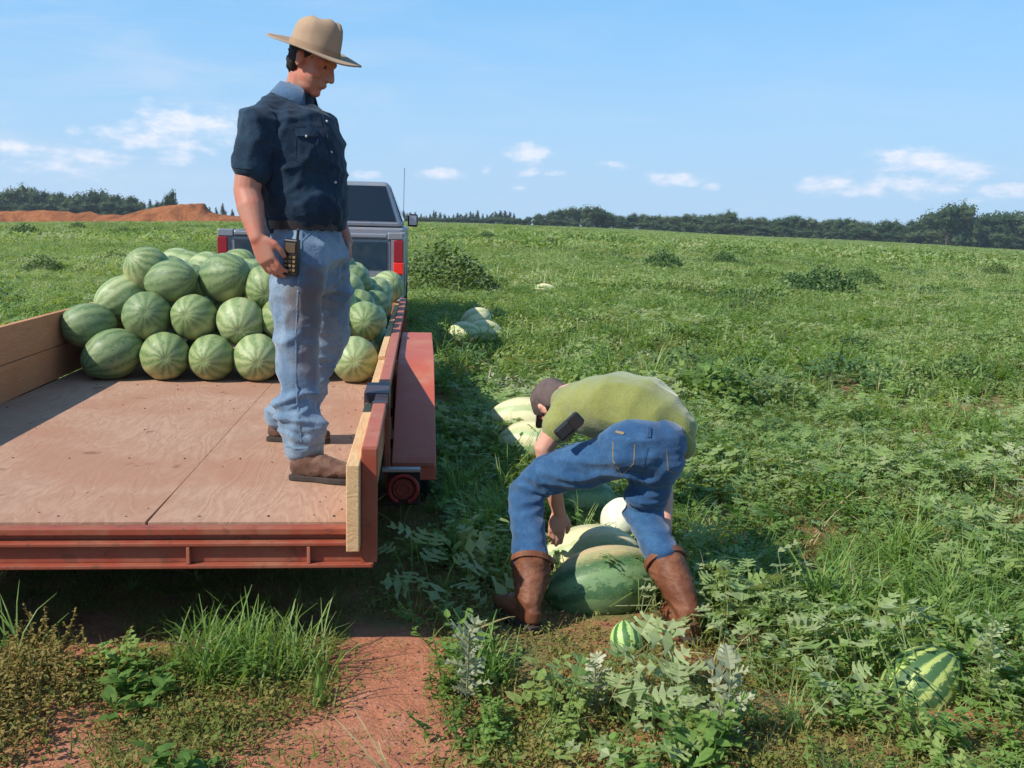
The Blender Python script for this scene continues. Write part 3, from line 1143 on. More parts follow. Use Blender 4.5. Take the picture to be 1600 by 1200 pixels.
def cloth_mat(name, col, light=None, weave=900, stains=(), fade=0.25, rough=0.85, sheen=0.3, fade_scale=6):
    m, n, b = mat(name, rough, 0.15)
    v = worldpos(n)
    a = n.noise(v, fade_scale, 5, 0.62)
    f = n.noise(v, 120, 3, 0.6)
    light = light or tuple(min(1, c * 1.6) for c in col)
    c = n.mix(n.maprange(a, 0.38, 0.68, 0.0, fade * 2, smooth=True), col, light)
    c = n.mix(n.maprange(f, 0.4, 0.7, 0.0, 0.35), c, tuple(x * 0.6 for x in col))
    for (p, r, sc, am) in stains:
        d = n.new('ShaderNodeVectorMath', operation='DISTANCE')
        n.link(v, d.inputs[0])
        d.inputs[1].default_value = p
        dd = n.math('ADD', n.math('DIVIDE', d.outputs['Value'], r), n.math('MULTIPLY', n.math('SUBTRACT', n.noise(v, 14, 5, 0.65), 0.5), 1.1))
        c = n.mix(n.maprange(dd, 1.0, 0.45, 0.0, am), c, sc)
    n.link(c, b.inputs['Base Color'])
    b.inputs['Sheen Weight'].default_value = sheen
    b.inputs['Sheen Roughness'].default_value = 0.5
    bump(n, b, n.math('ADD', f, n.math('MULTIPLY', n.noise(v, 30, 4, 0.6), 1.5)), 0.35, 0.004)
    return m


def skin_mat(name, col, red):
    m, n, b = mat(name, 0.5, 0.35)
    v = worldpos(n)
    c = n.mix(n.maprange(n.noise(v, 18, 4, 0.6), 0.35, 0.7), col, red)
    c = n.mix(n.maprange(n.noise(v, 90, 3, 0.6), 0.5, 0.8, 0.0, 0.4), c, tuple(x * 0.7 for x in col))
    n.link(c, b.inputs['Base Color'])
    b.inputs['Subsurface Weight'].default_value = 0.08
    b.inputs['Subsurface Radius'].default_value = (0.01, 0.004, 0.002)
    bump(n, b, n.noise(v, 160, 3, 0.6), 0.25, 0.002)
    return m


def head_soup(s, c, fwd, up, k=1.0, ears=True):
    fwd = Vector(fwd).normalized()
    up = Vector(up)
    up = (up - fwd * up.dot(fwd)).normalized()
    left = up.cross(fwd).normalized()
    R = Matrix((fwd, left, up)).transposed()
    c = Vector(c)

    def e(p, r):
        s.ell(c + R @ (Vector(p) * k), [x * k for x in r], R)

    def t(ps, r):
        s.tube([c + R @ (Vector(p) * k) for p in ps], [x * k for x in r], seg=10)
    e((-.012, 0, .030), (.098, .077, .088))
    e((.022, 0, .0), (.072, .066, .080))
    e((.025, 0, -.045), (.066, .058, .060))
    e((.030, 0, -.078), (.052, .048, .036))
    e((.068, 0, -.096), (.021, .024, .019))
    t([(.084, 0, .020), (.100, 0, .0), (.112, 0, -.026)], [.009, .011, .014])
    e((.098, .010, -.030), (.012, .010, .009))
    e((.098, -.010, -.030), (.012, .010, .009))
    t([(.070, -.044, .026), (.086, -.02, .034), (.086, .02, .034), (.070, .044, .026)], [.011, .012, .012, .011])
    for sg in (-1, 1):
        e((.055, sg * .040, -.024), (.030, .024, .028))
        if ears:
            e((-.008, sg * .079, -.004), (.019, .008, .032))
            e((-.014, sg * .085, .012), (.014, .008, .016))
    e((.088, 0, -.054), (.013, .024, .0065))
    e((.085, 0, -.066), (.013, .021, .0075))
    return c, R


def hand_soup(s, wrist, d, thumb, palm, curls=(30, 38, 25), k=1.0, spread=0.05, thumb_curl=20):
    """d: wrist to knuckles, thumb: side the thumb is on, palm: where the palm looks"""
    d = Vector(d).normalized()
    th = Vector(thumb)
    th = (th - d * th.dot(d)).normalized()
    pn = d.cross(th)
    if pn.dot(Vector(palm)) < 0:
        pn = -pn
    w0 = Vector(wrist)

    def P(x, y, z):
        return w0 + (d * x + th * y + pn * z) * k
    s.tube([P(-.02, 0, 0), P(.02, 0, 0), P(.05, 0, .002), P(.085, 0, .003)], [.027 * k, .036 * k, .043 * k, .041 * k], [.020 * k, .018 * k, .016 * k, .013 * k], ref=th, seg=14)
    for (y, L, r, x0) in ((.031, .068, .0098, .088), (.010, .078, .0102, .092), (-.012, .072, .0098, .088), (-.032, .056, .0086, .080)):
        p = P(x0 - .02, y * .95, .002)
        ang = 0
        pts = [p]
        cur = p
        rr_ = [r * k * 1.05]
        for seg_, cl in zip((.50 * L + .02, .30 * L, .24 * L), curls):
            ang += rad(cl)
            dirv = d * math.cos(ang) + pn * math.sin(ang) + th * (y * spread * 10)
            cur = cur + dirv.normalized() * seg_ * k
            pts.append(cur)
            rr_.append(r * k * (1.0 - .06 * len(pts)))
        s.tube(pts, rr_, seg=10)
    a = P(.018, .026, .006)
    b_ = P(.045, .050, .016)
    c_ = P(.072, .056, .026)
    e_ = P(.094, .052, .036)
    s.tube([a, b_, c_, e_], [.016 * k, .0135 * k, .0115 * k, .0095 * k], seg=10)


def folds(freqs, amp, seed=0, ridge=True, warp=0.03, mask=None):
    def fn(co, no):
        q = co + warp * np.c_[vnoise(co * 7, seed + 50), vnoise(co * 7, seed + 51), vnoise(co * 7, seed + 52)]
        tot = 0
        for i, (fr, a) in enumerate(freqs):
            v_ = vnoise(q * np.array(fr), seed + i * 3)
            if ridge:
                v_ = (1 - np.abs(v_) * 3.2)
                v_ = np.where(v_ > 0, v_ ** 1.5, np.maximum(v_, -1.0) * .55)
            tot = tot + a * v_
        mk = 1.0 if mask is None else mask(co)[:, None] if False else (1.0 if mask is None else mask(co))
        return co + no * (amp * tot * mk)[:, None] if hasattr(mk, '__len__') else co + no * (amp * tot)[:, None]
    return fn


def finish(me, name, m, root, label=None):
    shift_mesh(me, root.location)
    o = link_mesh(name, me, m, root, True)
    if name in ('shirt', 't_shirt', 'jeans'):
        q_ = o.modifiers.new('soften', 'SMOOTH')
        q_.iterations = 3
        q_.factor = .5
    if label:
        o['label'] = label
    return o


def bvh_of(me):
    return BVHTree.FromPolygons([v.co.copy() for v in me.vertices], [tuple(p.vertices) for p in me.polygons])


def hit(bvh, px, py):
    d = ray(px, py).normalized()
    loc, nor, idx, dist = bvh.ray_cast(CAMP, d)
    return loc, nor


def strip(bvh, pxs, wdt, thick, name, m, root, sub=5, closed=False):
    """a flat band of cloth or leather sewn on along a line"""
    pts = []
    for (a, b) in zip(pxs[:-1], pxs[1:]):
        for i in range(sub):
            t = i / sub
            pts.append((a[0] + (b[0] - a[0]) * t, a[1] + (b[1] - a[1]) * t))
    pts.append(pxs[-1])
    H_ = []
    for p in pts:
        l, nn = hit(bvh, *p)
        if l is not None:
            if nn.dot(CAMP - l) < 0:
                nn = -nn
            H_.append((l, nn))
    if len(H_) < 2:
        return None
    s = Soup()
    vs_, fs_ = [], []
    for i, (l, nn) in enumerate(H_):
        t = (H_[min(i + 1, len(H_) - 1)][0] - H_[max(i - 1, 0)][0]).normalized()
        side = t.cross(nn).normalized()
        for (sx_, sz_) in ((-1, -0.6), (-1, 1), (1, 1), (1, -0.6)):
            vs_.append(l + side * (wdt / 2 * sx_) + nn * (thick * sz_))
    for i in range(len(H_) - 1):
        for j in range(4):
            j2 = (j + 1) % 4
            fs_.append((i * 4 + j, i * 4 + j2, (i + 1) * 4 + j2, (i + 1) * 4 + j))
    fs_.append((0, 1, 2, 3))
    k = (len(H_) - 1) * 4
    fs_.append((k + 3, k + 2, k + 1, k))
    s.add(vs_, fs_)
    return s.build(name, m, root, root.location, smooth=False)


def boot(root, heel, dirv, L, shaft_top, shaft_r, m, msole, name='boot', tall=False, toe_up=0.0):
    heel = Vector(heel)
    f = Vector(dirv)
    f.z = 0
    f.normalize()
    sd = Vector((0, 0, 1)).cross(f)
    up = Vector((0, 0, 1))

    def P(x, z, y=0):
        return heel + f * (x * L) + up * z + sd * y
    s = Soup()
    s.tube([P(.10, .058), P(.22, .062), P(.42, .064), (P(.60, .056)), P(.78, .045), P(.92, .040)],
           [.036, .040, .042, .050, .050, .038], [.046, .052, .054, .044, .034, .026], ref=sd, seg=18)
    ank = P(.20, .10)
    st = Vector(shaft_top)
    mid = ank.lerp(st, .45)
    s.tube([P(.20, .05), ank, mid, st], [.040, .044, (shaft_r + .044) / 2 + .004, shaft_r], [.050, .052, (shaft_r + .05) / 2 + .003, shaft_r * 1.02], ref=sd, seg=20)
    me = remeshed(s, 0.007, 5)
    z0 = heel.z
    displace(me, folds([((14, 14, 34), 1.0), ((30, 30, 60), .4)], 0.004, seed=int(heel.x * 100) % 50))
    def flat(co, no):
        co[:, 2] = np.maximum(co[:, 2], z0 + 0.012)
        return co
    displace(me, flat)
    bo = finish(me, name, m, root)
    if tall:
        ax_ = (st - mid).normalized()
        a_ = ax_.orthogonal().normalized()
        b_ = ax_.cross(a_)
        vs_, fs_ = [], []
        for k_ in range(36):
            an = 2 * math.pi * k_ / 36
            dv = a_ * math.cos(an) + b_ * math.sin(an)
            c_ = st + ax_ * shaft_r * .30
            for (r_, h_) in ((-.004, -.012), (.006, -.012), (.006, .014), (-.004, .014)):
                vs_.append(c_ + dv * (shaft_r + .004 + r_) + ax_ * h_)
        for k_ in range(36):
            for j_ in range(4):
                fs_.append((k_ * 4 + j_, ((k_ + 1) % 36) * 4 + j_, ((k_ + 1) % 36) * 4 + (j_ + 1) % 4, k_ * 4 + (j_ + 1) % 4))
        Soup().add(vs_, fs_).build('boot_top', m, bo, root.location, smooth=False, bev=.002)
    ss = Soup()
    out = [(-.01, .030), (.06, .037), (.22, .037), (.38, .036), (.58, .050), (.75, .051), (.90, .040), (1.0, .018)]
    pl = [(x, y) for x, y in out] + [(x, -y) for x, y in out[::-1]]
    vs_ = [P(x, 0.0, y) for x, y in pl] + [P(x, 0.024, y) for x, y in pl]
    k = len(pl)
    ss.add(vs_, [tuple(range(k))[::-1], tuple(range(k, 2 * k))] + [(i, (i + 1) % k, k + (i + 1) % k, k + i) for i in range(k)])
    ss.build('sole', msole, bo, root.location, bev=0.004)
    return bo


SK1 = skin_mat('sunburnt_skin', (0.40, 0.20, 0.135), (0.46, 0.155, 0.10))
SK2 = skin_mat('tanned_skin', (0.58, 0.31, 0.215), (0.60, 0.26, 0.18))
HAIR = plain('dark_hair', (0.018, 0.014, 0.012), 0.6, 0.3)
NAVY = cloth_mat('navy_work_shirt_cotton', (0.010, 0.024, 0.046), (0.028, 0.064, 0.105), fade=0.3, sheen=0.10)
NAVYL = cloth_mat('washed_blue_collar_cotton', (0.055, 0.115, 0.21), (0.10, 0.18, 0.29))
STRAW = plain('tan_felt_straw', (0.36, 0.255, 0.17), 0.85, 0.1, var=0.22, scale=14)
STRAWD = plain('tan_hat_band', (0.30, 0.20, 0.125), 0.8, 0.15)
BOOTL = cloth_mat('dusty_brown_leather', (0.10, 0.050, 0.034), (0.19, 0.11, 0.075), rough=0.6, sheen=0.1, fade=0.4, fade_scale=12)
BOOTR = cloth_mat('reddish_brown_leather', (0.13, 0.045, 0.022), (0.24, 0.10, 0.055), rough=0.5, sheen=0.0, fade=0.35, fade_scale=12)
SOLE = plain('boot_sole_rubber', (0.05, 0.038, 0.032), 0.8, 0.2)
p1 = tuple(at(498, 470, 4.2))
p2 = tuple(at(502, 560, 4.2))
JEAN1 = cloth_mat('faded_light_denim', (0.095, 0.155, 0.235), (0.25, 0.33, 0.41), stains=((p1, .19, (0.12, 0.080, 0.060), .8), (p2, .15, (0.13, 0.095, 0.08), .7)), fade=0.4, fade_scale=5)
JEAN2 = cloth_mat('blue_denim', (0.018, 0.065, 0.150), (0.050, 0.125, 0.24), fade=0.4, fade_scale=7)
JEAN2T = cloth_mat('dark_denim_seam', (0.015, 0.05, 0.12), (0.03, 0.08, 0.17))
JEAN1T = cloth_mat('light_denim_seam', (0.12, 0.19, 0.27), (0.22, 0.30, 0.38))
THREAD = plain('gold_thread', (0.20, 0.15, 0.09), 0.7, 0.2)
OLIVE = cloth_mat('olive_green_tshirt_cotton', (0.215, 0.225, 0.062), (0.27, 0.285, 0.095), fade=0.3, sheen=0.4)
CAPM = plain('grey_brown_cap_cloth', (0.115, 0.085, 0.078), 0.85, 0.1, var=0.45, scale=30)
LEATH = plain('dark_belt_leather', (0.02, 0.014, 0.012), 0.5, 0.4)

# ---------- the person standing on the trailer
A1 = rad(22)
F1 = Vector((math.cos(A1), -math.sin(A1), 0))
R1 = Vector((-math.sin(A1), -math.cos(A1), 0))
deck_near = tw(-0.475, 4.16, 0)
base1 = Vector((at(478, 720, 4.42).x, 4.42, tw(-0.5, 4.45, 0).z))
man1 = thing('person', 'person in tan hat, navy shirt and faded jeans standing on the trailer looking down', 'person', base1)

s = Soup()
hc, hR = head_soup(s, at(487, 99, 4.40), (math.cos(A1) * .92, -math.sin(A1) * .8, -.42), (.35, -.02, .93), 1.06)
s.tube([at(461, 176, 4.44), at(464, 150, 4.43), at(474, 118, 4.42)], [.062, .062, .062], [.062, .062, .060], seg=16)
torso_pts = [(474, 385), (474, 350), (474, 300), (467, 240), (461, 195), (458, 172)]
s.tube([at(x, y, 4.43) for x, y in torso_pts], [.12, .13, .14, .15, .13, .09], [.15, .15, .16, .18, .18, .12], ref=F1, seg=20)
# near arm
sh1, el1, wr1 = at(400, 197, 4.24), at(386, 298, 4.22), at(402, 372, 4.14)
s.tube([sh1, sh1.lerp(el1, .5), el1, el1.lerp(wr1, .35), el1.lerp(wr1, .75), wr1], [.066, .062, .058, .059, .043, .034], [.062, .060, .055, .053, .038, .030], ref=F1, seg=16)
hand_soup(s, wr1, at(420, 415, 4.13) - wr1, (1, -.45, .2), (.45, .9, .15), curls=(14, 24, 18), k=1.15, spread=.13)
# far arm
sh2, el2, wr2 = at(480, 195, 4.64), at(508, 305, 4.74), at(541, 380, 4.66)
s.tube([sh2, sh2.lerp(el2, .5), el2, el2.lerp(wr2, .35), el2.lerp(wr2, .75), wr2], [.064, .058, .052, .054, .041, .033], [.062, .056, .05, .05, .036, .029], ref=F1, seg=16)
hand_soup(s, wr2, at(546, 420, 4.62) - wr2, (.5, -.8, .2), (-.8, -.4, -.1), curls=(20, 28, 20), k=1.0)
# legs inside the jeans
near_leg = [(472, 395, 4.30), (467, 470, 4.28), (466, 560, 4.25), (468, 630, 4.22), (474, 700, 4.20)]
far_leg = [(500, 395, 4.56), (512, 460, 4.63), (508, 535, 4.72), (474, 600, 4.81), (440, 652, 4.88)]
for lg in (near_leg, far_leg):
    s.tube([at(*p) for p in lg], [.085, .085, .06, .055, .042], seg=14)
me = remeshed(s, 0.006, 3, 0.5)
body1 = finish(me, 'body', SK1, man1)
for sg in (-1, 1):
    e = Soup().ell(hc + hR @ Vector((.083, sg * .032, .010)), (.010, .010, .010), None, 12, 8)
    eo = e.build('eye', plain('eye', (0.05, 0.035, 0.03), 0.2, 0.5), man1, base1, smooth=True)
# hair
s = Soup()
s.ell(hc + hR @ Vector((-.022, 0, .035)), (.098, .084, .090), hR)
s.ell(hc + hR @ Vector((-.054, 0, -.010)), (.050, .074, .072), hR)
s.ell(hc + hR @ Vector((-.008, -.076, .030)), (.030, .012, .034), hR)
me = remeshed(s, 0.007, 3)
displace(me, folds([((60, 60, 30), 1)], 0.004, 4))
finish(me, 'hair', HAIR, man1)

# shirt: torso, yoke and sleeves
s = Soup()
rows = [(471, 354, .148, .178), (477, 330, .182, .200), (477, 300, .176, .202), (473, 260, .176, .210), (466, 222, .174, .214), (460, 200, .158, .205), (457, 182, .142, .192), (456, 168, .112, .150), (459, 157, .078, .094)]
s.tube([at(x, y, 4.43) for x, y, a, b in rows], [r[2] for r in rows], [r[3] for r in rows], ref=F1, seg=28, power=2.2)
slv_end = sh1.lerp(el1, .66)
s.tube([at(430, 172, 4.34), sh1 + Vector((0.005, 0, .01)), sh1.lerp(slv_end, .5), slv_end], [.070, .078, .076, .078], [.070, .076, .076, .076], ref=F1, seg=20)
slv_end2 = sh2.lerp(el2, .66)
s.tube([at(470, 190, 4.54), sh2, sh2.lerp(slv_end2, .5), slv_end2], [.075, .080, .078, .080], [.075, .082, .080, .078], ref=F1, seg=20)
me = remeshed(s, 0.0085, 5, 0.5)
displace(me, folds([((4, 4, 9), 1.0), ((11, 11, 5), .6), ((18, 18, 26), .35)], 0.012, 11))
# bloused hem
bv = bvh_of(me)
shirt1 = finish(me, 'shirt', NAVY, man1)
strip(bv, [(506, 172), (514, 215), (521, 260), (528, 310), (527, 338)], .030, .003, 'placket', NAVY, man1)
for (x, y) in ((478, 213), (510, 190), (517, 238), (524, 285)):
    l, nn = hit(bv, x, y)
    if l:
        Soup().ell(l + nn * .002, (.006, .006, .006), None, 10, 6).build('button', plain('shell_button', (.5, .5, .5), .3), man1, base1, smooth=True)
strip(bv, [(462, 207), (495, 207)], .035, .003, 'pocket_flap', NAVY, man1)
strip(bv, [(462, 250), (462, 215)], .006, .002, 'pocket_seam', NAVY, man1)
strip(bv, [(496, 215), (497, 250), (480, 256), (462, 250)], .006, .002, 'pocket_seam', NAVY, man1)
strip(bv, [(362, 259), (384, 262), (402, 262)], .012, .002, 'sleeve_hem', NAVY, man1)
# collar
s = Soup()
nc = at(462, 146, 4.43)
upn = Vector((.22, -.02, 1)).normalized()
fx = (F1 - upn * F1.dot(upn)).normalized()
fy = upn.cross(fx)
vs_, fs_ = [], []
K = 36
for i in range(K + 1):
    a = rad(28) + (2 * math.pi - rad(56)) * i / K
    e = abs(i / K - .5) * 2
    dirv = fx * math.cos(a) + fy * math.sin(a)
    vs_.append(nc + dirv * .073 + upn * (.030 + .006 * (1 - e)))
    vs_.append(nc + dirv * (.104 + .014 * e) + upn * (-.022 - .036 * e ** 3))
for i in range(K):
    fs_.append((2 * i, 2 * i + 1, 2 * i + 3, 2 * i + 2))
s.add(vs_, fs_)
co = s.build('collar', NAVYL, man1, base1, smooth=True)
q = co.modifiers.new('solid', 'SOLIDIFY'); q.thickness = .004
# jeans
s = Soup()
s.tube([at(475, 350, 4.43), at(479, 375, 4.43), at(485, 405, 4.44), at(486, 425, 4.44)], [.142, .150, .158, .12], [.172, .180, .178, .15], ref=F1, seg=26)
s.tube([at(470, 400, 4.32), at(463, 470, 4.28), at(464, 530, 4.26), at(466, 575, 4.25), at(467, 630, 4.22), at(472, 672, 4.20), at(474, 696, 4.20)],
       [.128, .110, .098, .090, .088, .086, .092], [.115, .105, .098, .092, .09, .088, .095], ref=F1, seg=24)
s.tube([at(500, 400, 4.55), at(516, 455, 4.62), at(512, 520, 4.72), at(492, 572, 4.77), at(460, 625, 4.84), at(440, 648, 4.88)],
       [.125, .106, .096, .088, .080, .078], [.12, .105, .096, .09, .084, .080], ref=F1, seg=24)
me = remeshed(s, 0.0085, 4, 0.5)
zk = at(470, 640, 4.2).z


def m_low(co):
    return 0.55 + 1.1 * np.exp(-((co[:, 2] - zk) / .11) ** 2)


displace(me, folds([((5, 5, 12), 1.0), ((9, 9, 22), .5), ((14, 14, 5), .5)], 0.017, 21, mask=m_low))
bv = bvh_of(me)
jeans1 = finish(me, 'jeans', JEAN1, man1)
strip(bv, [(472, 362), (466, 440), (462, 520), (462, 600), (470, 690)], .006, .0022, 'side_seam', JEAN1T, man1)
strip(bv, [(486, 362), (470, 378)], .006, .002, 'pocket_seam', JEAN1T, man1)
strip(bv, [(441, 694), (462, 700), (486, 699), (505, 692)], .010, .002, 'leg_hem', JEAN1T, man1)
# belt
vs_, fs_ = [], []
K = 40
bc = at(476, 352, 4.43)
for i in range(K):
    a = 2 * math.pi * i / K
    for (r_, z_) in ((0, -.018), (.005, -.018), (.005, .018), (0, .018)):
        vs_.append(bc + F1 * ((.152 + r_) * math.cos(a)) + R1 * ((.181 + r_) * math.sin(a)) + Vector((0, 0, z_)))
for i in range(K):
    for j in range(4):
        fs_.append((i * 4 + j, ((i + 1) % K) * 4 + j, ((i + 1) % K) * 4 + (j + 1) % 4, i * 4 + (j + 1) % 4))
Soup().add(vs_, fs_).build('belt', LEATH, man1, base1, smooth=False)
for (x, y0, y1) in ((494, 343, 362), (519, 345, 364), (449, 343, 361)):
    strip(bv, [(x, y0 + 8), (x + 1, y1)], .012, .008, 'belt_loop', JEAN1T, man1, sub=2)
# boots
bn = T_M.to_3x3() @ Vector((0, 0, 1))
h1 = tw(-0.59, 4.17, 0) + Vector((0, 0, .001))
dq = Vector((.97, -.17, 0))
boot(man1, at(456, 744, 4.17) * Vector((1, 1, 0)) + Vector((0, 0, h1.z)), dq, .315, at(474, 690, 4.20), .062, BOOTL, SOLE)
hz = tw(-.6, 4.86, 0).z
boot(man1, at(420, 690, 4.90) * Vector((1, 1, 0)) + Vector((0, 0, hz + .001)), (.985, -.12, 0), .315, at(442, 640, 4.88), .058, BOOTL, SOLE)

# hat
def hat(root, c, fwd, up, m, band_m):
    fwd = Vector(fwd).normalized()
    up = Vector(up)
    up = (up - fwd * up.dot(fwd)).normalized()
    lf = up.cross(fwd)
    R = Matrix((fwd, lf, up)).transposed()
    c = Vector(c)
    K = 64
    vs_, fs_ = [], []
    rows_ = [0, .15, .35, .6, .8, .93, 1.0]
    for t in rows_:
        for i in range(K):
            a = 2 * math.pi * i / K
            ca, sa = math.cos(a), math.sin(a)
            rx, ry = .098 + t * .112, .080 + t * .092
            z = -.004 * t
            z += (t ** 1.6) * (.012 * max(0, -ca) ** 2 + .020 * max(0, ca) ** 4)
            z += (t ** 1.7) * (-.014 * max(0, -sa) ** 2 + .024 * max(0, sa) ** 2 + .012 * abs(sa) ** 3 - .016 * max(0, ca) ** 2)
            z += .004 * t * math.sin(3 * a + .5)
            vs_.append(c + R @ Vector((rx * ca, ry * sa, z)))
    for j in range(len(rows_) - 1):
        for i in range(K):
            i2 = (i + 1) % K
            fs_.append((j * K + i, j * K + i2, (j + 1) * K + i2, (j + 1) * K + i))
    b = Soup().add(vs_, fs_).build('hat_brim', m, root, root.location, smooth=True)
    q = b.modifiers.new('solid', 'SOLIDIFY'); q.thickness = .006; q.offset = 0
    vs_, fs_ = [], []
    lev = [(0, 1.0), (.02, .995), (.05, .97), (.085, .93), (.112, .87), (.128, .76), (.136, .6), (.134, .4), (.130, .2), (.128, .05)]
    for (z, k) in lev:
        for i in range(K):
            a = 2 * math.pi * i / K
            ca, sa = math.cos(a), math.sin(a)
            x, y = .110 * k * ca, .092 * k * sa
            zz = z
            top_ = max(0, z - .08) / .05
            dent = math.exp(-(y / .022) ** 2) * .034 * min(1, top_) * (1.0 - .25 * ca)
            zz -= dent
            pin = max(0, ca) ** 1.0 * abs(sa) * min(1, max(0, (z - .03) / .07)) * .045
            y *= (1 - pin * 9 * .6)
            zz += .010 * min(1, top_) * ca
            zz += .004 * math.sin(5 * a + z * 40) * min(1, top_)
            vs_.append(c + R @ Vector((x, y, zz)))
    for j in range(len(lev) - 1):
        for i in range(K):
            i2 = (i + 1) % K
            fs_.append((j * K + i, j * K + i2, (j + 1) * K + i2, (j + 1) * K + i))
    fs_.append(tuple((len(lev) - 1) * K + i for i in range(K)))
    Soup().add(vs_, fs_).build('hat_crown', m, root, root.location, smooth=True)
    vs_, fs_ = [], []
    for i in range(K):
        a = 2 * math.pi * i / K
        for (z, r_) in ((.001, .004), (.024, .0025)):
            vs_.append(c + R @ Vector(((.110 + r_) * math.cos(a), (.092 + r_) * math.sin(a), z)))
    for i in range(K):
        i2 = (i + 1) % K
        fs_.append((2 * i, 2 * i2, 2 * i2 + 1, 2 * i + 1))
    q = Soup().add(vs_, fs_).build('hat_band', band_m, root, root.location, smooth=True)


hat(man1, at(491, 80, 4.40), (math.cos(rad(8)), -math.sin(rad(8)), -.33), (.30, -.11, .95), STRAW, STRAWD)

# phone on the belt
M_key = plain('amber_key', (.20, .13, .06), .5)
M_scr = plain('dull_screen', (.10, .07, .045), .3)
pc = at(456, 402, 4.17)
ph = thing('belt_phone', 'black handset with yellowish keys clipped to the belt beside the hanging hand', 'phone', pc)
rotp = Euler((rad(3), rad(4), rad(-12))).to_matrix()
Soup().box((0, 0, 0), (.062, .034, .150), rotp).build('phone_body', M_black, ph, bev=.006)
for r_ in range(4):
    for c_ in range(3):
        Soup().box(rotp @ Vector((-.018 + c_ * .018, -.019, -.052 + r_ * .018)), (.012, .004, .010), rotp).build('key', M_key, ph, bev=.001)
Soup().box(rotp @ Vector((0, -.0185, .040)), (.044, .003, .040), rotp).build('screen', M_scr, ph, bev=.001)
Soup().tube([rotp @ Vector((.02, .005, .074)), rotp @ Vector((.022, .005, .115))], .006, seg=8).build('aerial', M_black, ph)

# ---------- the bending person
base2 = Vector((at(950, 990, 3.85).x, 3.9, 0))
man2 = thing('person', 'person in olive t-shirt, blue jeans and brown boots bending over the watermelons on the ground', 'person', base2)
LAT = Vector((.90, .43, 0)).normalized()
FW2 = Vector((-.43, .90, 0)).normalized()
s = Soup()
H2 = at(866, 634, 4.50)
hc2, hR2 = head_soup(s, H2, (-.22, .45, -.86), (-.62, .55, .50), 1.0)
s.tube([at(905, 620, 4.38), at(885, 622, 4.44), H2 + Vector((.03, -.02, .02))], [.07, .062, .058], seg=14)
s.tube([at(1015, 700, 4.05), at(985, 662, 4.15), at(945, 636, 4.27), at(910, 625, 4.38)], [.12, .12, .13, .11], [.07, .08, .085, .08], ref=LAT, seg=18)
shL, elL, wrL = at(888, 640, 4.27), at(850, 700, 4.27), at(873, 800, 4.32)
s.tube([shL, shL.lerp(elL, .5), elL, elL.lerp(wrL, .35), elL.lerp(wrL, .75), wrL], [.056, .052, .046, .046, .037, .030], seg=14)
hand_soup(s, wrL, at(868, 850, 4.30) - wrL, (.9, .1, .1), (.1, .9, .3), curls=(15, 20, 15), k=1.0)
shR, elR, wrR = at(985, 625, 4.55), at(1036, 745, 4.52), at(1040, 822, 4.38)
s.tube([shR, shR.lerp(elR, .5), elR, elR.lerp(wrR, .35), elR.lerp(wrR, .75), wrR], [.056, .05, .044, .044, .036, .030], seg=14)
hand_soup(s, wrR, at(1022, 870, 4.30) - wrR, (-.8, .3, .2), (-.7, .3, .1), curls=(20, 25, 15), k=1.0)
legL = [(972, 705, 4.05), (895, 724, 4.10), (824, 760, 4.16), (826, 830, 4.02), (830, 900, 3.90), (832, 975, 3.84)]
legR = [(1035, 712, 4.02), (1012, 760, 4.05), (1002, 800, 4.08), (1026, 855, 3.96), (1050, 900, 3.89), (1078, 985, 3.83)]
for lg in (legL, legR):
    s.tube([at(*p) for p in lg], [.062, .060, .050, .045, .038, .032], seg=14)
me = remeshed(s, 0.006, 3)
finish(me, 'body', SK2, man2)
# cap
s = Soup()
s.ell(hc2 + hR2 @ Vector((-.012, 0, .040)), (.108, .086, .085), hR2)
s.ell(hc2 + hR2 @ Vector((-.05, 0, .0)), (.070, .080, .075), hR2)
me = remeshed(s, 0.007, 4)
displace(me, folds([((20, 20, 20), 1)], 0.004, 40))
finish(me, 'cap', CAPM, man2)
vs_, fs_ = [], []
for i in range(13):
    a = rad(-62 + 124 * i / 12)
    for t in (0, .5, 1):
        vs_.append(hc2 + hR2 @ Vector(((.088 + .07 * t) * math.cos(a), (.078 + .008 * t) * math.sin(a), .050 - .018 * t - .02 * math.sin(a) ** 2)))
for i in range(12):
    for j in range(2):
        fs_.append((i * 3 + j, (i + 1) * 3 + j, (i + 1) * 3 + j + 1, i * 3 + j + 1))
q = Soup().add(vs_, fs_).build('cap_peak', CAPM, man2, base2, smooth=True)
so = q.modifiers.new('solid', 'SOLIDIFY'); so.thickness = .004
s = Soup()
s.ell(hc2 + hR2 @ Vector((-.03, 0, -.005)), (.085, .079, .07), hR2)
me = remeshed(s, 0.008, 3)
finish(me, 'hair', HAIR, man2)
# t-shirt
s = Soup()
rows = [(1052, 676, 4.12, .115, .085), (1030, 656, 4.14, .150, .110), (1000, 638, 4.17, .172, .130), (962, 630, 4.22, .178, .143), (928, 634, 4.28, .162, .128), (902, 632, 4.35, .125, .092), (888, 630, 4.40, .08, .07)]
s.tube([at(x, y, Y) for x, y, Y, a, b in rows], [r[3] for r in rows], [r[4] for r in rows], ref=LAT, seg=28, power=2.15)
e1 = shL.lerp(elL, .42)
s.tube([at(915, 636, 4.30), shL, e1], [.078, .072, .070], [.078, .074, .070], seg=18)
e2 = shR.lerp(elR, .45)
s.tube([at(960, 622, 4.42), shR, e2], [.078, .072, .070], seg=18)
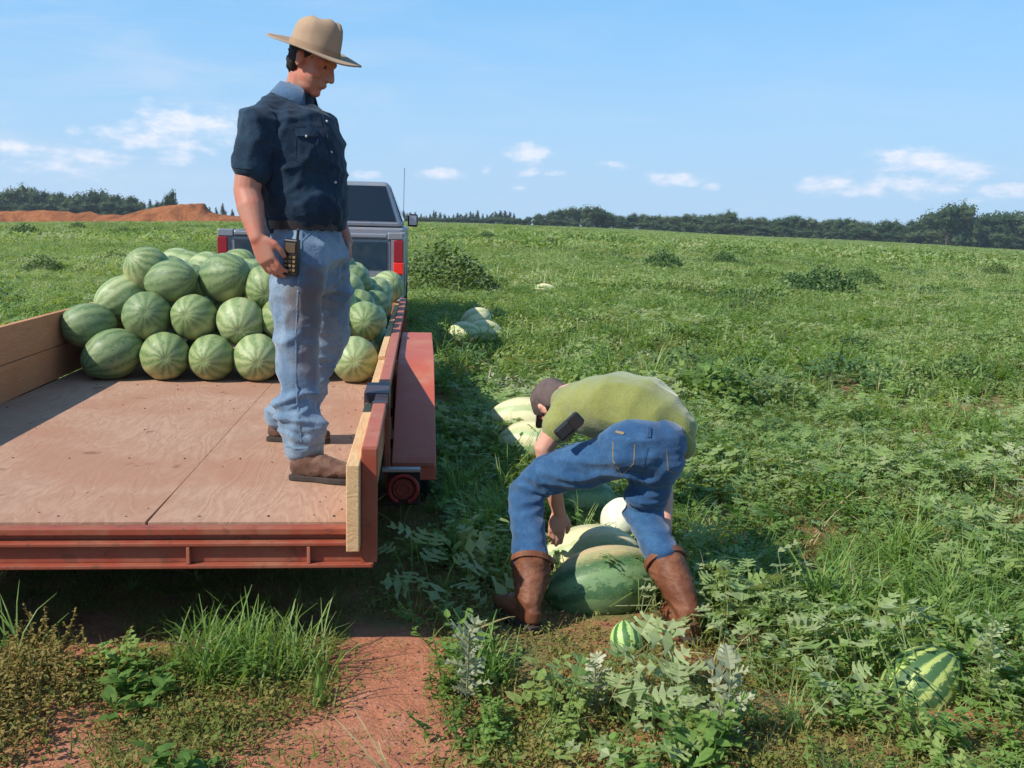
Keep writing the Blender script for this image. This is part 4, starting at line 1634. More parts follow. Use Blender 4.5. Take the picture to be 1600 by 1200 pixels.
# slack cloth hanging over the far hip
s.tube([at(1030, 655, 4.12), at(1058, 678, 4.10), at(1068, 698, 4.09)], [.085, .075, .055], [.09, .075, .06], seg=16)
me = remeshed(s, 0.0085, 5)
displace(me, folds([((2.5, 6, 3.0), 1.0), ((7, 9, 5), .4), ((12, 16, 12), .25)], 0.009, 61))
bv = bvh_of(me)
finish(me, 't_shirt', OLIVE, man2)
strip(bv, [(868, 628), (878, 645), (890, 662)], .012, .002, 'sleeve_hem', OLIVE, man2)
# jeans
s = Soup()
s.tube([at(1034, 694, 4.04), at(1010, 705, 4.02), at(972, 706, 4.02)], [.108, .128, .120], [.110, .125, .115], ref=(0, 0, 1), seg=22)
s.ell(at(998, 695, 4.02), (.155, .120, .112))
s.tube([at(*p) for p in [(970, 712, 4.03), (900, 728, 4.10), (848, 745, 4.14), (824, 768, 4.15), (822, 810, 4.06), (828, 858, 3.96), (831, 884, 3.91)]],
       [.108, .097, .085, .078, .070, .071, .074], [.106, .093, .084, .078, .070, .071, .074], ref=LAT, seg=22)
s.tube([at(*p) for p in [(1030, 720, 4.02), (1012, 760, 4.05), (1006, 800, 4.07), (1022, 842, 3.98), (1036, 868, 3.93)]],
       [.108, .094, .082, .074, .073], [.106, .092, .082, .074, .074], ref=LAT, seg=22)
me = remeshed(s, 0.0085, 4)


def m2(co):
    mk = np.full(len(co), .30)
    for c_, r_ in ((at(826, 775, 4.1), .10), (at(1004, 800, 4.06), .10), (at(990, 745, 4.0), .12), (at(830, 880, 3.92), .07), (at(1040, 880, 3.9), .07), (at(905, 740, 4.05), .10)):
        mk = mk + .9 * np.exp(-(((co - np.array(c_)) ** 2).sum(1)) / r_ ** 2)
    return mk


displace(me, folds([((4, 4, 20), 1.0), ((8, 8, 34), .5), ((26, 26, 10), .25)], 0.014, 71, mask=m2))
bv = bvh_of(me)
finish(me, 'jeans', JEAN2, man2)
strip(bv, [(958, 690), (958, 720), (972, 742), (990, 725), (992, 694)], .0045, .0015, 'pocket_seam', THREAD, man2)
strip(bv, [(1042, 705), (1044, 735), (1056, 740)], .0045, .0015, 'pocket_seam', THREAD, man2)
strip(bv, [(1014, 668), (1014, 684)], .014, .006, 'belt_loop', JEAN2T, man2, sub=2)
strip(bv, [(962, 675), (975, 678)], .012, .004, 'belt_loop', THREAD, man2, sub=2)
strip(bv, [(905, 690), (865, 705), (830, 722), (804, 745)], .007, .0022, 'side_seam', JEAN2T, man2)
strip(bv, [(1012, 700), (1006, 725), (1002, 750)], .007, .0022, 'back_seam', JEAN2T, man2)
strip(bv, [(800, 880), (815, 886), (835, 888), (856, 884)], .010, .002, 'leg_hem', JEAN2T, man2)
# boots
gl = on_ground(838, 1000)
boot(man2, (gl.x, gl.y, gz(gl.x, gl.y) + .012), on_ground(775, 958) - on_ground(838, 1000), .30, at(831, 888, 3.90), .080, BOOTR, SOLE, tall=True)
gr = on_ground(1085, 1016)
boot(man2, (gr.x, gr.y, gz(gr.x, gr.y) + .012), (-.25, 1, 0), .30, at(1043, 884, 3.91), .080, BOOTR, SOLE, tall=True)
# phone case on the bending person's belt
pc = at(889, 666, 4.00)
pm = Matrix((Vector((.72, .12, .68)).normalized(), Vector((.1, -1, .1)).normalized(), Vector((.72, .12, .68)).normalized().cross(Vector((.1, -1, .1)).normalized()))).transposed()
ph2 = thing('phone_case', 'black phone case sticking out at the belt of the bending person', 'phone case', pc)
Soup().box((0, 0, 0), (.128, .038, .056), pm).build('case_body', M_black, ph2, bev=.010)
Soup().box(pm @ Vector((.03, .024, 0)), (.045, .008, .058), pm).build('case_flap', LEATH, ph2, bev=.003)

# ------------------------------------------------------------------ pickup truck
M_tlamp = plain('dull_red_lens', (0.26, 0.012, 0.02), 0.35, 0.4)
M_tsil = painted('silver_truck_paint', (0.25, 0.265, 0.30), dirt=(0.24, 0.18, 0.14), amount=0.5, rough=0.32, metallic=0.35, spec=0.5)
M_tblue = painted('dark_blue_truck_paint', (0.008, 0.026, 0.045), dirt=(0.05, 0.045, 0.045), amount=0.3, rough=0.45, spec=0.5)
M_chrome = plain('bumper_chrome', (0.50, 0.50, 0.54), 0.25, 0.5, 0.8)
M_bedin = plain('dusty_bed_liner', (0.20, 0.15, 0.135), 0.7, 0.2)
gm_, gn_, gb_ = mat('tinted_glass', 0.06, 0.6)
gb_.inputs['Base Color'].default_value = (0.010, 0.014, 0.02, 1)
M_glass = gm_
TV = 11.3
tx, ty = -1.215 * cY - TV * sY, -1.215 * sY + TV * cY
TZ = gz(tx, ty) + 0.03
truck = thing('pickup_truck', 'silver and dark blue pickup truck parked in front of the trailer with its tailgate up', 'pickup truck', (tx, ty, TZ), (math.atan(0.010), 0, YAW))


def tk(name, a, b, m, bev=0.012, parent=None):
    return Soup().box2(a, b).build(name, m, parent or truck, bev=bev)


# bed sides with wheel arches
def arch(y0, y1, zb, zt, yc, R_, n_=14):
    pts = [(y0, zb)]
    a0 = math.acos(min(1, 0))
    pts.append((yc - R_, zb))
    for i in range(1, n_):
        a = math.pi - math.pi * i / n_
        pts.append((yc + R_ * math.cos(a), zb + R_ * math.sin(a)))
    pts.append((yc + R_, zb))
    pts += [(y1, zb), (y1, zt), (y0, zt)]
    return pts


for sg in (-1, 1):
    a, b = (0.94, 1.01) if sg > 0 else (-1.01, -0.94)
    Soup().prism(arch(0.02, 2.12, .58, 1.36, 1.15, .47), 0, a, b).build('bed_side', M_tsil, truck, bev=.012)
    tk('bed_rail', (min(sg * .93, sg * 1.0), 0.03, 1.362), (max(sg * .93, sg * 1.0), 2.12, 1.41), M_tsil, .012)
    tl = tk('taillight', (min(sg * .905, sg * 1.014), -.035, 1.10), (max(sg * .905, sg * 1.014), .02, 1.345), M_tlamp, .010)
    tk('lower_lens', (min(sg * .905, sg * 1.016), -.040, .97), (max(sg * .905, sg * 1.016), .02, 1.098), M_lens2, .008, tl)
    tk('corner_cap', (min(sg * .84, sg * 1.012), -.03, 1.349), (max(sg * .84, sg * 1.012), .03, 1.43), M_tsil, .012)
tk('bed_floor', (-.938, .06, .78), (.938, 2.10, .82), M_bedin, None)
tk('bed_front', (-.935, 2.09, .83), (.935, 2.15, 1.44), M_tsil, .008)
tg = tk('tailgate', (-.875, -.005, .74), (.875, .055, 1.36), M_tsil, .015)
tk('tailgate_panel', (-.835, -.017, 1.02), (.835, -.007, 1.325), M_tblue, .006, tg)
tk('tailgate_spoiler', (-.835, -.03, 1.362), (.835, .06, 1.415), M_tsil, .014, tg)
tk('tailgate_handle', (-.09, -.032, 1.15), (.09, -.019, 1.22), M_black, .004, tg)
tk('rear_bumper', (-1.0, -.20, .52), (1.0, -.045, .72), M_chrome, .03)
# cab
lo, hi = 1.47, 2.06
cabS = Soup().prism(arch(2.17, 5.75, .56, 1.46, 4.75, .47), 0, -.985, .985)
cb = cabS.build('cab_body', M_tsil, truck, bev=.03)
g = [(-.96, 2.20, lo), (.96, 2.20, lo), (.96, 4.30, lo), (-.96, 4.30, lo), (-.76, 2.36, hi), (.76, 2.36, hi), (.76, 3.55, hi), (-.76, 3.55, hi),
     ]
Soup().add(g, [(0, 1, 5, 4), (1, 2, 6, 5), (2, 3, 7, 6), (3, 0, 4, 7), (4, 5, 6, 7), (3, 2, 1, 0)]).build('cab_top', M_tsil, truck, bev=.045)


def quad_on(a, b, c, d, inset, lift, name, m, nrm):
    P_ = [Vector(q) for q in (a, b, c, d)]
    cen = sum(P_, Vector()) / 4
    nrm = Vector(nrm).normalized()
    Q = []
    for p in P_:
        v_ = p - cen
        Q.append(cen + v_ * (1 - inset) + nrm * lift)
    s_ = Soup()
    s_.add([q for q in Q] + [q - nrm * .02 for q in Q], [(0, 1, 2, 3), (7, 6, 5, 4), (0, 4, 5, 1), (1, 5, 6, 2), (2, 6, 7, 3), (3, 7, 4, 0)])
    return s_.build(name, m, truck, bev=.004)


quad_on((-.90, 2.215, lo + .07), (.90, 2.215, lo + .07), (.75, 2.345, hi - .05), (-.75, 2.345, hi - .05), .03, .012, 'rear_window', M_glass, (0, -.96, .26))
for sg in (-1, 1):
    quad_on((sg * .95, 2.55, lo + .06), (sg * .95, 4.05, lo + .06), (sg * .775, 3.5, hi - .05), (sg * .775, 2.6, hi - .05), .06, .012, 'side_window', M_glass, (sg * .96, 0, .3))
    mi = Soup().box((sg * 1.08, 3.95, 1.56), (.15, .09, .19)).build('door_mirror', M_black, truck, bev=.03)
    Soup().box((sg * 1.08, 3.898, 1.56), (.11, .006, .14)).build('mirror_glass', M_chrome, mi, bev=.002)
quad_on((-.92, 4.22, lo + .03), (.92, 4.22, lo + .03), (.74, 3.60, hi - .04), (-.74, 3.60, hi - .04), .05, .012, 'windshield', M_glass, (0, .7, .7))
tk('third_brake_light', (-.16, 2.27, 2.045), (.16, 2.33, 2.075), M_lens, .008)
tk('hood', (-.90, 4.25, 1.462), (.90, 5.70, 1.50), M_tsil, .015)
Soup().tube([(.93, 4.45, 1.46), (.94, 4.45, 2.35)], .004, seg=6).build('antenna', M_black, truck)
for sg in (-1, 1):
    for yv in (1.15, 4.75):
        wheel(truck, (sg * .87, yv, .40 - .03), .40, .24, 'wheel')
tk('chassis', (-.8, .1, .45), (.8, 5.6, .57), M_dark, None)

# ------------------------------------------------------------------ plants
G_vine = leaf_mat('watermelon_leaf', [(0.114, 0.208, 0.052), (0.205, 0.306, 0.084), (0.286, 0.372, 0.132), (0.407, 0.476, 0.262)], silver=0.25, trans=0.40, rough=0.45)
G_grass = leaf_mat('grass_blade', [(0.122, 0.208, 0.042), (0.205, 0.320, 0.076), (0.326, 0.431, 0.170)], trans=0.42, rough=0.45)
G_weed = leaf_mat('broad_weed_leaf', [(0.106, 0.193, 0.042), (0.191, 0.306, 0.071), (0.313, 0.417, 0.132)], trans=0.42, rough=0.5)
G_dry = leaf_mat('dry_stubble', [(0.085, 0.095, 0.028), (0.15, 0.135, 0.045), (0.24, 0.19, 0.08)], trans=0.2, rough=0.7, dry_amt=0.3)
G_far = leaf_mat('distant_field_plants', [(0.136, 0.217, 0.064), (0.205, 0.298, 0.092), (0.286, 0.372, 0.145), (0.394, 0.447, 0.229)], trans=0.40, rough=0.6, patch=0.12, big=0.03)
G_dark = leaf_mat('dark_bush_leaf', [(0.049, 0.106, 0.035), (0.103, 0.173, 0.058)], trans=0.25, rough=0.5)
G_straw = leaf_mat('dry_straw', [(0.30, 0.24, 0.11), (0.42, 0.36, 0.19)], trans=0.2, rough=0.7)
G_moss = leaf_mat('brown_creeping_weed', [(0.102, 0.138, 0.026), (0.180, 0.192, 0.042), (0.264, 0.216, 0.066)], trans=0.25, rough=0.65, dry=(0.24, 0.13, 0.05), dry_amt=0.2)

G_pale = leaf_mat('silvery_vine_leaf', [(0.209, 0.231, 0.133), (0.319, 0.326, 0.199)], silver=0.3, trans=0.15, rough=0.4, dry_amt=0)

R = random.Random(11)


class LeafBuf:
    def __init__(s):
        s.v, s.f = [], []

    def leaf_lobed(s, base, dirv, up, L, lob=3, droop=0.25, w=0.50):
        """deeply cut watermelon leaf"""
        d = Vector(dirv).normalized()
        u = Vector(up)
        u = (u - d * u.dot(d)).normalized()
        sd = d.cross(u)
        B = Vector(base)
        k0 = len(s.v)
        mid = []
        for i in range(lob + 1):
            t = i / lob
            p = B + d * (L * t) + u * (-droop * L * t * t)
            mid.append(p)
            s.v.append(tuple(p))
        for sg in (-1, 1):
            for i in range(lob):
                t = (i + .5) / lob
                wd = L * w * R.uniform(.8, 1.15) * (0.55 + 0.75 * math.sin(math.pi * min(1, t * 0.9 + .12))) * R.uniform(.75, 1.1)
                root0, root1 = k0 + i, k0 + i + 1
                c = mid[i].lerp(mid[i + 1], .5)
                tip = c + sd * (sg * wd) + d * (L * .07) + u * (L * R.uniform(-.08, .14))
                tip2 = tip + d * (L * .12) - sd * (sg * wd * .14)
                e1 = c + sd * (sg * wd * .52) - d * (L * .05) + u * (L * .05)
                e2 = c + sd * (sg * wd * .56) + d * (L * .115) + u * (L * .05)
                j = len(s.v)
                s.v += [tuple(e1), tuple(tip), tuple(tip2), tuple(e2)]
                s.f += [(root0, j, j + 3, root1), (j, j + 1, j + 2, j + 3)]
                if R.random() < .6:
                    s.v += [tuple(e2 + d * (L * .07) + sd * (sg * wd * .15))]
                    s.f += [(j + 3, j + 2, j + 4, j + 3)]
        tip = mid[-1] + d * (L * .16)
        a = mid[-1] + sd * (L * .10) - d * (L * .02)
        b = mid[-1] - sd * (L * .10) - d * (L * .02)
        j = len(s.v)
        s.v += [tuple(a), tuple(tip), tuple(b)]
        s.f += [(k0 + lob, j, j + 1, j + 2)]

    def leaf_oval(s, base, dirv, up, L, w=0.55, droop=0.2):
        d = Vector(dirv).normalized()
        u = Vector(up)
        u = (u - d * u.dot(d)).normalized()
        sd = d.cross(u)
        B = Vector(base)
        k = len(s.v)
        m1 = B + d * (L * .5) + u * (-L * .02)
        s.v += [tuple(B), tuple(B + d * (L * .3) + sd * (L * w * .45) + u * L * .05), tuple(B + d * (L * .7) + sd * (L * w * .38) + u * L * (.03 - droop * .5)),
                tuple(B + d * L - u * (L * droop)), tuple(B + d * (L * .7) - sd * (L * w * .38) + u * L * (.03 - droop * .5)), tuple(B + d * (L * .3) - sd * (L * w * .45) + u * L * .05), tuple(m1)]
        s.f += [(k, k + 1, k + 6, k), (k + 1, k + 2, k + 3, k + 6), (k + 6, k + 3, k + 4, k + 5), (k, k + 6, k + 5, k)]

    def blade(s, base, dirv, L, w, bend, n=4):
        B = Vector(base)
        d = Vector(dirv).normalized()
        hd = Vector((d.x, d.y, 0))
        if hd.length < 1e-3:
            hd = Vector((1, 0, 0))
        hd.normalize()
        sd = Vector((-hd.y, hd.x, 0))
        k = len(s.v)
        p = B.copy()
        ang = math.asin(max(-1, min(1, d.z)))
        for i in range(n + 1):
            t = i / n
            ww = w * (1 - t ** 1.6) * .5 + .0006
            s.v += [tuple(p + sd * ww), tuple(p - sd * ww)]
            dd = hd * math.cos(ang) + Vector((0, 0, 1)) * math.sin(ang)
            p = p + dd * (L / n)
            ang -= bend / n * (0.5 + t)
            if p.z < 0.004:
                p.z = 0.004
        for i in range(n):
            s.f.append((k + 2 * i, k + 2 * i + 1, k + 2 * i + 3, k + 2 * i + 2))

    def stem(s, pts, w):
        for a, b in zip(pts[:-1], pts[1:]):
            a, b = Vector(a), Vector(b)
            d = (b - a)
            if d.length < 1e-4:
                continue
            s1 = d.cross(Vector((0, 0, 1)))
            if s1.length < 1e-5:
                s1 = Vector((1, 0, 0))
            s1 = s1.normalized() * w * .5
            s2 = d.cross(s1).normalized() * w * .5
            k = len(s.v)
            s.v += [tuple(a + s1), tuple(a - s1), tuple(b - s1), tuple(b + s1), tuple(a + s2), tuple(a - s2), tuple(b - s2), tuple(b + s2)]
            s.f += [(k, k + 1, k + 2, k + 3), (k + 4, k + 5, k + 6, k + 7)]

    def mesh(s, name, m):
        f = [tuple(dict.fromkeys(q)) for q in s.f]
        me = bpy.data.meshes.new(name)
        me.from_pydata(s.v, [], f)
        me.materials.append(m)
        me.update()
        return me


def rdir(tilt):
    a = R.uniform(0, 2 * math.pi)
    return Vector((math.cos(a) * math.cos(tilt), math.sin(a) * math.cos(tilt), math.sin(tilt)))


def vine_clump(nl=24, rad_=.24, h=.19, L=(.035, .078), m=None):
    b = LeafBuf()
    for i in range(nl):
        a = R.uniform(0, 2 * math.pi)
        rr_ = rad_ * math.sqrt(R.random())
        base = Vector((math.cos(a) * rr_, math.sin(a) * rr_, 0.01))
        hh = h * R.uniform(.35, 1.0)
        top = base + Vector((R.uniform(-.04, .04), R.uniform(-.04, .04), hh))
        b.stem([base, top], .004)
        d = rdir(R.uniform(-.1, .9))
        b.leaf_lobed(top, d, Vector((R.uniform(-.4, .4), R.uniform(-.4, .4), 1)), R.uniform(*L), R.choice((2, 2, 3, 3)), R.uniform(.1, .5), R.uniform(.48, .68))
    for i in range(2):
        a = R.uniform(0, 6.28)
        pts = [Vector((math.cos(a) * rad_ * t * 1.3, math.sin(a) * rad_ * t * 1.3, .02 + .05 * math.sin(t * 3))) for t in (-1, -.5, 0, .5, 1)]
        b.stem(pts, .006)
    return b.mesh('vine_clump', m or G_vine)


def weed_clump(ns=6, h=.22, L=(.018, .038), m=None, rad_=.12, per=15):
    b = LeafBuf()
    for i in range(ns):
        a = R.uniform(0, 6.28)
        base = Vector((math.cos(a) * rad_ * R.random(), math.sin(a) * rad_ * R.random(), 0))
        d = rdir(R.uniform(.7, 1.4))
        H_ = h * R.uniform(.6, 1.1)
        pts = [base + d * (H_ * t) for t in (0, .5, 1)]
        b.stem(pts, .004)
        for j in range(per):
            t = (j + .7) / per
            p = base + d * (H_ * t)
            dd = rdir(R.uniform(-.1, .8))
            b.leaf_oval(p, dd, (0, 0, 1), R.uniform(*L) * (1.2 - .4 * t), .6, R.uniform(.0, .4))
    return b.mesh('weed_clump', m or G_weed)


def grass_tuft(nb=26, L=(.14, .34), w=.006, m=None, spread=.06):
    b = LeafBuf()
    for i in range(nb):
        a = R.uniform(0, 6.28)
        rr_ = spread * R.random()
        b.blade((math.cos(a) * rr_, math.sin(a) * rr_, 0), rdir(R.uniform(.8, 1.45)), R.uniform(*L), w * R.uniform(.7, 1.4), R.uniform(.5, 2.2))
    return b.mesh('grass_tuft', m or G_grass)


def stubble(n_=60, rad_=.14, m=None, h=.05):
    b = LeafBuf()
    for i in range(n_):
        a = R.uniform(0, 6.28)
        rr_ = rad_ * math.sqrt(R.random())
        p = Vector((math.cos(a) * rr_, math.sin(a) * rr_, 0))
        if R.random() < .5:
            b.blade(p, rdir(R.uniform(.2, 1.3)), R.uniform(.4, 1.2) * h, .003, R.uniform(.3, 1.5), 2)
        else:
            d = rdir(R.uniform(.0, 1.0))
            q = p + Vector((0, 0, R.uniform(.1, .8) * h))
            b.leaf_oval(q, d, (0, 0, 1), R.uniform(.008, .018), .7, .2)
    return b.mesh('stubble', m or G_dry)


def far_mound(nl=90, r=.75, h=.38, L=(.10, .20), m=None):
    b = LeafBuf()
    for i in range(nl):
        a = R.uniform(0, 6.28)
        q = math.sqrt(R.random())
        z = h * (1 - q * q) * R.uniform(.55, 1.1) + .02
        b.leaf_oval((math.cos(a) * q * r, math.sin(a) * q * r, z), rdir(R.uniform(-.2, 1.2)), (R.uniform(-.4, .4), R.uniform(-.4, .4), 1), R.uniform(*L), .6, .3)
    for i in range(9):
        a = R.uniform(0, 6.28)
        q = math.sqrt(R.random()) * .9
        b.blade((math.cos(a) * q * r, math.sin(a) * q * r, h * .4), rdir(R.uniform(.7, 1.5)), R.uniform(.15, .35), .02, R.uniform(.3, 1.5), 2)
    return b.mesh('leaf_mound', m or G_far)


def proto_collection(name, meshes):
    c = bpy.data.collections.new(name)
    for i, me in enumerate(meshes):
        o = bpy.data.objects.new(name + '_plant', me)
        c.objects.link(o)
    return c


PC = {
    'vine': proto_collection('vines', [vine_clump() for _ in range(5)] + [vine_clump(22, .22, .26, (.05, .095)) for _ in range(2)]),
    'weed': proto_collection('weeds', [weed_clump() for _ in range(4)] + [weed_clump(5, .30, (.035, .07), per=9) for _ in range(2)]),
    'grass': proto_collection('grasses', [grass_tuft() for _ in range(4)] + [grass_tuft(18, (.2, .45), .008) for _ in range(2)]),
    'stub': proto_collection('stubbles', [stubble() for _ in range(4)]),
    'moss': proto_collection('mosses', [stubble(80, .14, G_moss, .055) for _ in range(3)]),
    'far': proto_collection('mounds', [far_mound() for _ in range(5)]),
    'midfar': proto_collection('leaf_mounds', [far_mound(190, .42, .32, (.035, .075)) for _ in range(5)]),
    'straw': proto_collection('straws', [grass_tuft(4, (.1, .3), .005, G_straw, .03) for _ in range(3)]),
}


def scatter(name, P, scl, coll, m_label, kind='stuff', tilt=0.2, zoff=0.0, zs=None):
    n_ = len(P)
    z = ground_z(P[:, 0], P[:, 1]) + zoff
    me = bpy.data.meshes.new(name)
    me.vertices.add(n_)
    me.vertices.foreach_set('co', np.c_[P, z].astype(np.float32).ravel())
    rot = np.c_[rng.uniform(-tilt, tilt, n_), rng.uniform(-tilt, tilt, n_), rng.uniform(0, 6.283, n_)].astype(np.float32)
    a = me.attributes.new('rot', 'FLOAT_VECTOR', 'POINT')
    a.data.foreach_set('vector', rot.ravel())
    a = me.attributes.new('scl', 'FLOAT_VECTOR', 'POINT')
    zs = np.ones(n_) if zs is None else zs
    a.data.foreach_set('vector', np.c_[scl, scl, scl * zs].astype(np.float32).ravel())
    o = bpy.data.objects.new(name, me)
    COL.objects.link(o)
    gt = bpy.data.node_groups.new(name + '_scatter', 'GeometryNodeTree')
    gt.interface.new_socket('Geometry', in_out='INPUT', socket_type='NodeSocketGeometry')
    gt.interface.new_socket('Geometry', in_out='OUTPUT', socket_type='NodeSocketGeometry')
    gi = gt.nodes.new('NodeGroupInput')
    go = gt.nodes.new('NodeGroupOutput')
    ci = gt.nodes.new('GeometryNodeCollectionInfo')
    ci.inputs['Collection'].default_value = coll
    ci.inputs['Separate Children'].default_value = True
    ci.inputs['Reset Children'].default_value = True
    ip = gt.nodes.new('GeometryNodeInstanceOnPoints')
    ip.inputs['Pick Instance'].default_value = True
    na = gt.nodes.new('GeometryNodeInputNamedAttribute')
    na.data_type = 'FLOAT_VECTOR'
    na.inputs[0].default_value = 'rot'
    ns = gt.nodes.new('GeometryNodeInputNamedAttribute')
    ns.data_type = 'FLOAT_VECTOR'
    ns.inputs[0].default_value = 'scl'
    er = gt.nodes.new('FunctionNodeEulerToRotation')
    L = gt.links.new
    L(gi.outputs[0], ip.inputs['Points'])
    L(ci.outputs[0], ip.inputs['Instance'])
    L(na.outputs['Attribute'], er.inputs[0])
    L(er.outputs[0], ip.inputs['Rotation'])
    L(ns.outputs['Attribute'], ip.inputs['Scale'])
    L(ip.outputs[0], go.inputs[0])
    md = o.modifiers.new('scatter', 'NODES')
    md.node_group = gt
    o['kind'] = kind
    o['label'] = m_label
    return o


def sample(y0, y1, per_m2, tmax=0.66, pad=1.2):
    """random ground points between two distances ahead, a little wider than the view"""
    xm = y1 * tmax + pad
    n_ = int((y1 - y0) * 2 * xm * per_m2)
    P = np.c_[rng.uniform(-xm, xm, n_), rng.uniform(y0, y1, n_)]
    return P[np.abs(P[:, 0]) < P[:, 1] * tmax + pad]


def keep(P, prob):
    return P[rng.random(len(P)) < prob]


def off_things(P, m=0.0):
    """not inside tyres, boots, melons on the ground"""
    u, v = uv_of(P)
    bad = (u > -2.75) & (u < 0.09) & (v > 5.9) & (v < 7.8) & ((u > -0.2) | (u < -2.45))
    bad |= (u > -2.25) & (u < -0.18) & (v > 11.1) & (v < 17.3)
    return P[~bad]


melon_spots = []
for o_ in list(scene.objects):
    if o_.name.startswith('watermelon') and o_.location.z < 0.45 and o_.get('group') == GM:
        melon_spots.append((o_.location.x, o_.location.y, o_.scale[0] * 1.0))


def off_melons(P, k=1.05):
    okm = np.ones(len(P), bool)
    for (x, y, r_) in melon_spots:
        okm &= np.hypot(P[:, 0] - x, P[:, 1] - y) > r_ * k
        okm &= ~((np.abs(P[:, 0] - x) < r_ * 1.1) & (P[:, 1] < y) & (P[:, 1] > y - r_ * 1.9))
    for bx, by in ((gl.x, gl.y + .05), (gr.x, gr.y + .05)):
        okm &= np.hypot(P[:, 0] - bx, P[:, 1] - by) > 0.12
    return P[okm]


def off_front(P):
    """the tall plants are trodden down round the boots"""
    okm = np.ones(len(P), bool)
    for bx, by, w_, l_ in ((gl.x, gl.y, .17, .60), (gl.x - .1, gl.y + .2, .15, .5), (gr.x, gr.y, .17, .55), ((gl.x + gr.x) / 2 - .02, gl.y + .25, .27, .75)):
        okm &= ~((np.abs(P[:, 0] - bx) < w_) & (P[:, 1] < by + .1) & (P[:, 1] > by - l_))
    return P[okm]


def low_under(P, scl):
    u, v = uv_of(P)
    under = (u > -2.6) & (u < 0.12) & (v > 3.5) & (v < 17.5)
    return np.where(under, scl * 0.55, scl)


def grow(name, y0, y1, dens, key, s0, s1, label, typ, tilt=.25, zoff=0, pad=1.2):
    P = sample(y0, y1, dens, pad=pad)
    P = off_melons(off_things(P))
    if typ in ('vine', 'grass', 'weed'):
        P = off_front(P)
    d = veg_density(P)
    kindn = fbm(P * (1.1 if y1 < 14 else 0.45), 77, 3)
    x = d.copy()
    u, v = uv_of(P)
    sunlit_left = (u < -0.3) & (P[:, 1] < 4.6)
    if typ == 'vine':
        pr = np.where(d > .9, sstep(-.15, .2, kindn) * .85 + .06, 0.03 * d)
        pr = np.where(sunlit_left, pr * 0.03, pr)
    elif typ == 'weed':
        pr = np.where(d > .9, sstep(.35, -.2, kindn) * .9 + .12, 0.06 * d)
        pr = np.where(sunlit_left, pr * .25, pr)
    elif typ == 'grass':
        k2 = fbm(P * 0.9 + 40, 91, 3)
        pr = np.where(d > .9, sstep(-.05, .35, k2) * .9 + .10, 0.05 * d)
        pr = np.where(sunlit_left, pr * .4, pr)
    elif typ == 'moss':
        pr = np.where(d > .9, .22, np.where(d > 0.2, .9, .05))
        pr = np.where(sunlit_left & (d > .2), .95, pr)
    elif typ == 'stub':
        pr = np.where(d > .9, .5, np.where(d > 0.2, .30, .015))
    else:
        pr = np.ones(len(P))
    msk = rng.random(len(P)) < pr
    P = P[msk]
    big = 1.0 + 0.35 * fbm(P * 0.5, 55, 3)
    scl = rng.uniform(s0, s1, len(P)) * big
    scl = low_under(P, scl)
    zsc = np.full(len(P), .72) * (1 + .25 * fbm(P * .6, 58, 2)) if typ in ('vine', 'weed') else None
    return scatter(name, P, scl, PC[key], label, tilt=tilt, zoff=zoff, zs=zsc)


grow('watermelon_vines', 2.75, 9, 62, 'vine', .65, 1.15, 'cut leaved watermelon vines covering the ground near the camera', 'vine', .35)
grow('weed_patch', 2.6, 9, 55, 'weed', .55, 1.05, 'small leaved green weeds among the vines', 'weed', .3)
grow('grass_patch', 2.5, 9, 46, 'grass', .5, .95, 'green grass tufts among the vines', 'grass', .3)
grow('brown_ground_weeds', 1.0, 6, 300, 'moss', .7, 1.3, 'brownish creeping weeds on the red clay', 'moss', .2, pad=2)
grow('dry_litter', 2.0, 9, 50, 'stub', .7, 1.3, 'dry plant litter on the clay', 'stub', .2)
grow('watermelon_vines', 9, 24, 42, 'vine', .7, 1.1, 'watermelon vines in the middle of the field', 'vine', .35)
grow('weed_patch', 9, 24, 22, 'weed', 1.0, 1.7, 'green weeds in the middle of the field', 'weed', .3)
grow('grass_patch', 9, 24, 11, 'grass', .8, 1.4, 'grass tufts in the middle of the field', 'grass', .3)
P = off_things(sample(8.5, 25, 7))
P = keep(P, sstep(8, 24, P[:, 1]) * .9 + .1)
scatter('field_plants', P, rng.uniform(.5, .95, len(P)), PC['midfar'], 'mixed green plants filling the field beside the trailer', tilt=.25)
P = off_things(sample(22, 62, 5.5))
scatter('field_plants', P, rng.uniform(.8, 1.5, len(P)) * (1 + .45 * fbm(P * .35, 56, 3)), PC['midfar'], 'green field plants beyond the trailer', tilt=.2, zs=.75 + .35 * fbm(P * .25, 59, 2))
P = sample(20, 42, 13)
P = keep(off_things(P), 1 - sstep(22, 40, P[:, 1])[:len(off_things(P))] if False else .45)
scatter('watermelon_vines', P, rng.uniform(.8, 1.2, len(P)), PC['vine'], 'watermelon vines further out in the field', tilt=.35)
P = off_things(sample(50, 170, .9, pad=6))
scatter('field_plants', P, rng.uniform(.9, 1.5, len(P)) * (1 + .45 * fbm(P * .2, 57, 3)), PC['far'], 'green plants far out in the field', tilt=.2)
P = sample(165, 470, .16, pad=10)
scatter('field_plants', P, rng.uniform(1.6, 2.8, len(P)), PC['far'], 'green plants at the far edge of the field', tilt=.1, zs=np.full(len(P), .5))
P = off_things(sample(9, 75, .55))
P = P[fbm(P * .22, 83, 2) > .12]
PC['dark'] = proto_collection('dark_weeds', [far_mound(260, .5, .34, (.045, .09), G_dark) for _ in range(4)])
scatter('dark_weeds', P, rng.uniform(.45, 1.2, len(P)), PC['dark'], 'darker leafy weeds dotted through the field', tilt=.2)
P = off_things(sample(8, 60, .5))
P = P[fbm(P * .3 + 9, 87, 2) > .1]
PC['palew'] = proto_collection('pale_weeds', [far_mound(150, .4, .22, (.04, .08), G_pale) for _ in range(3)])
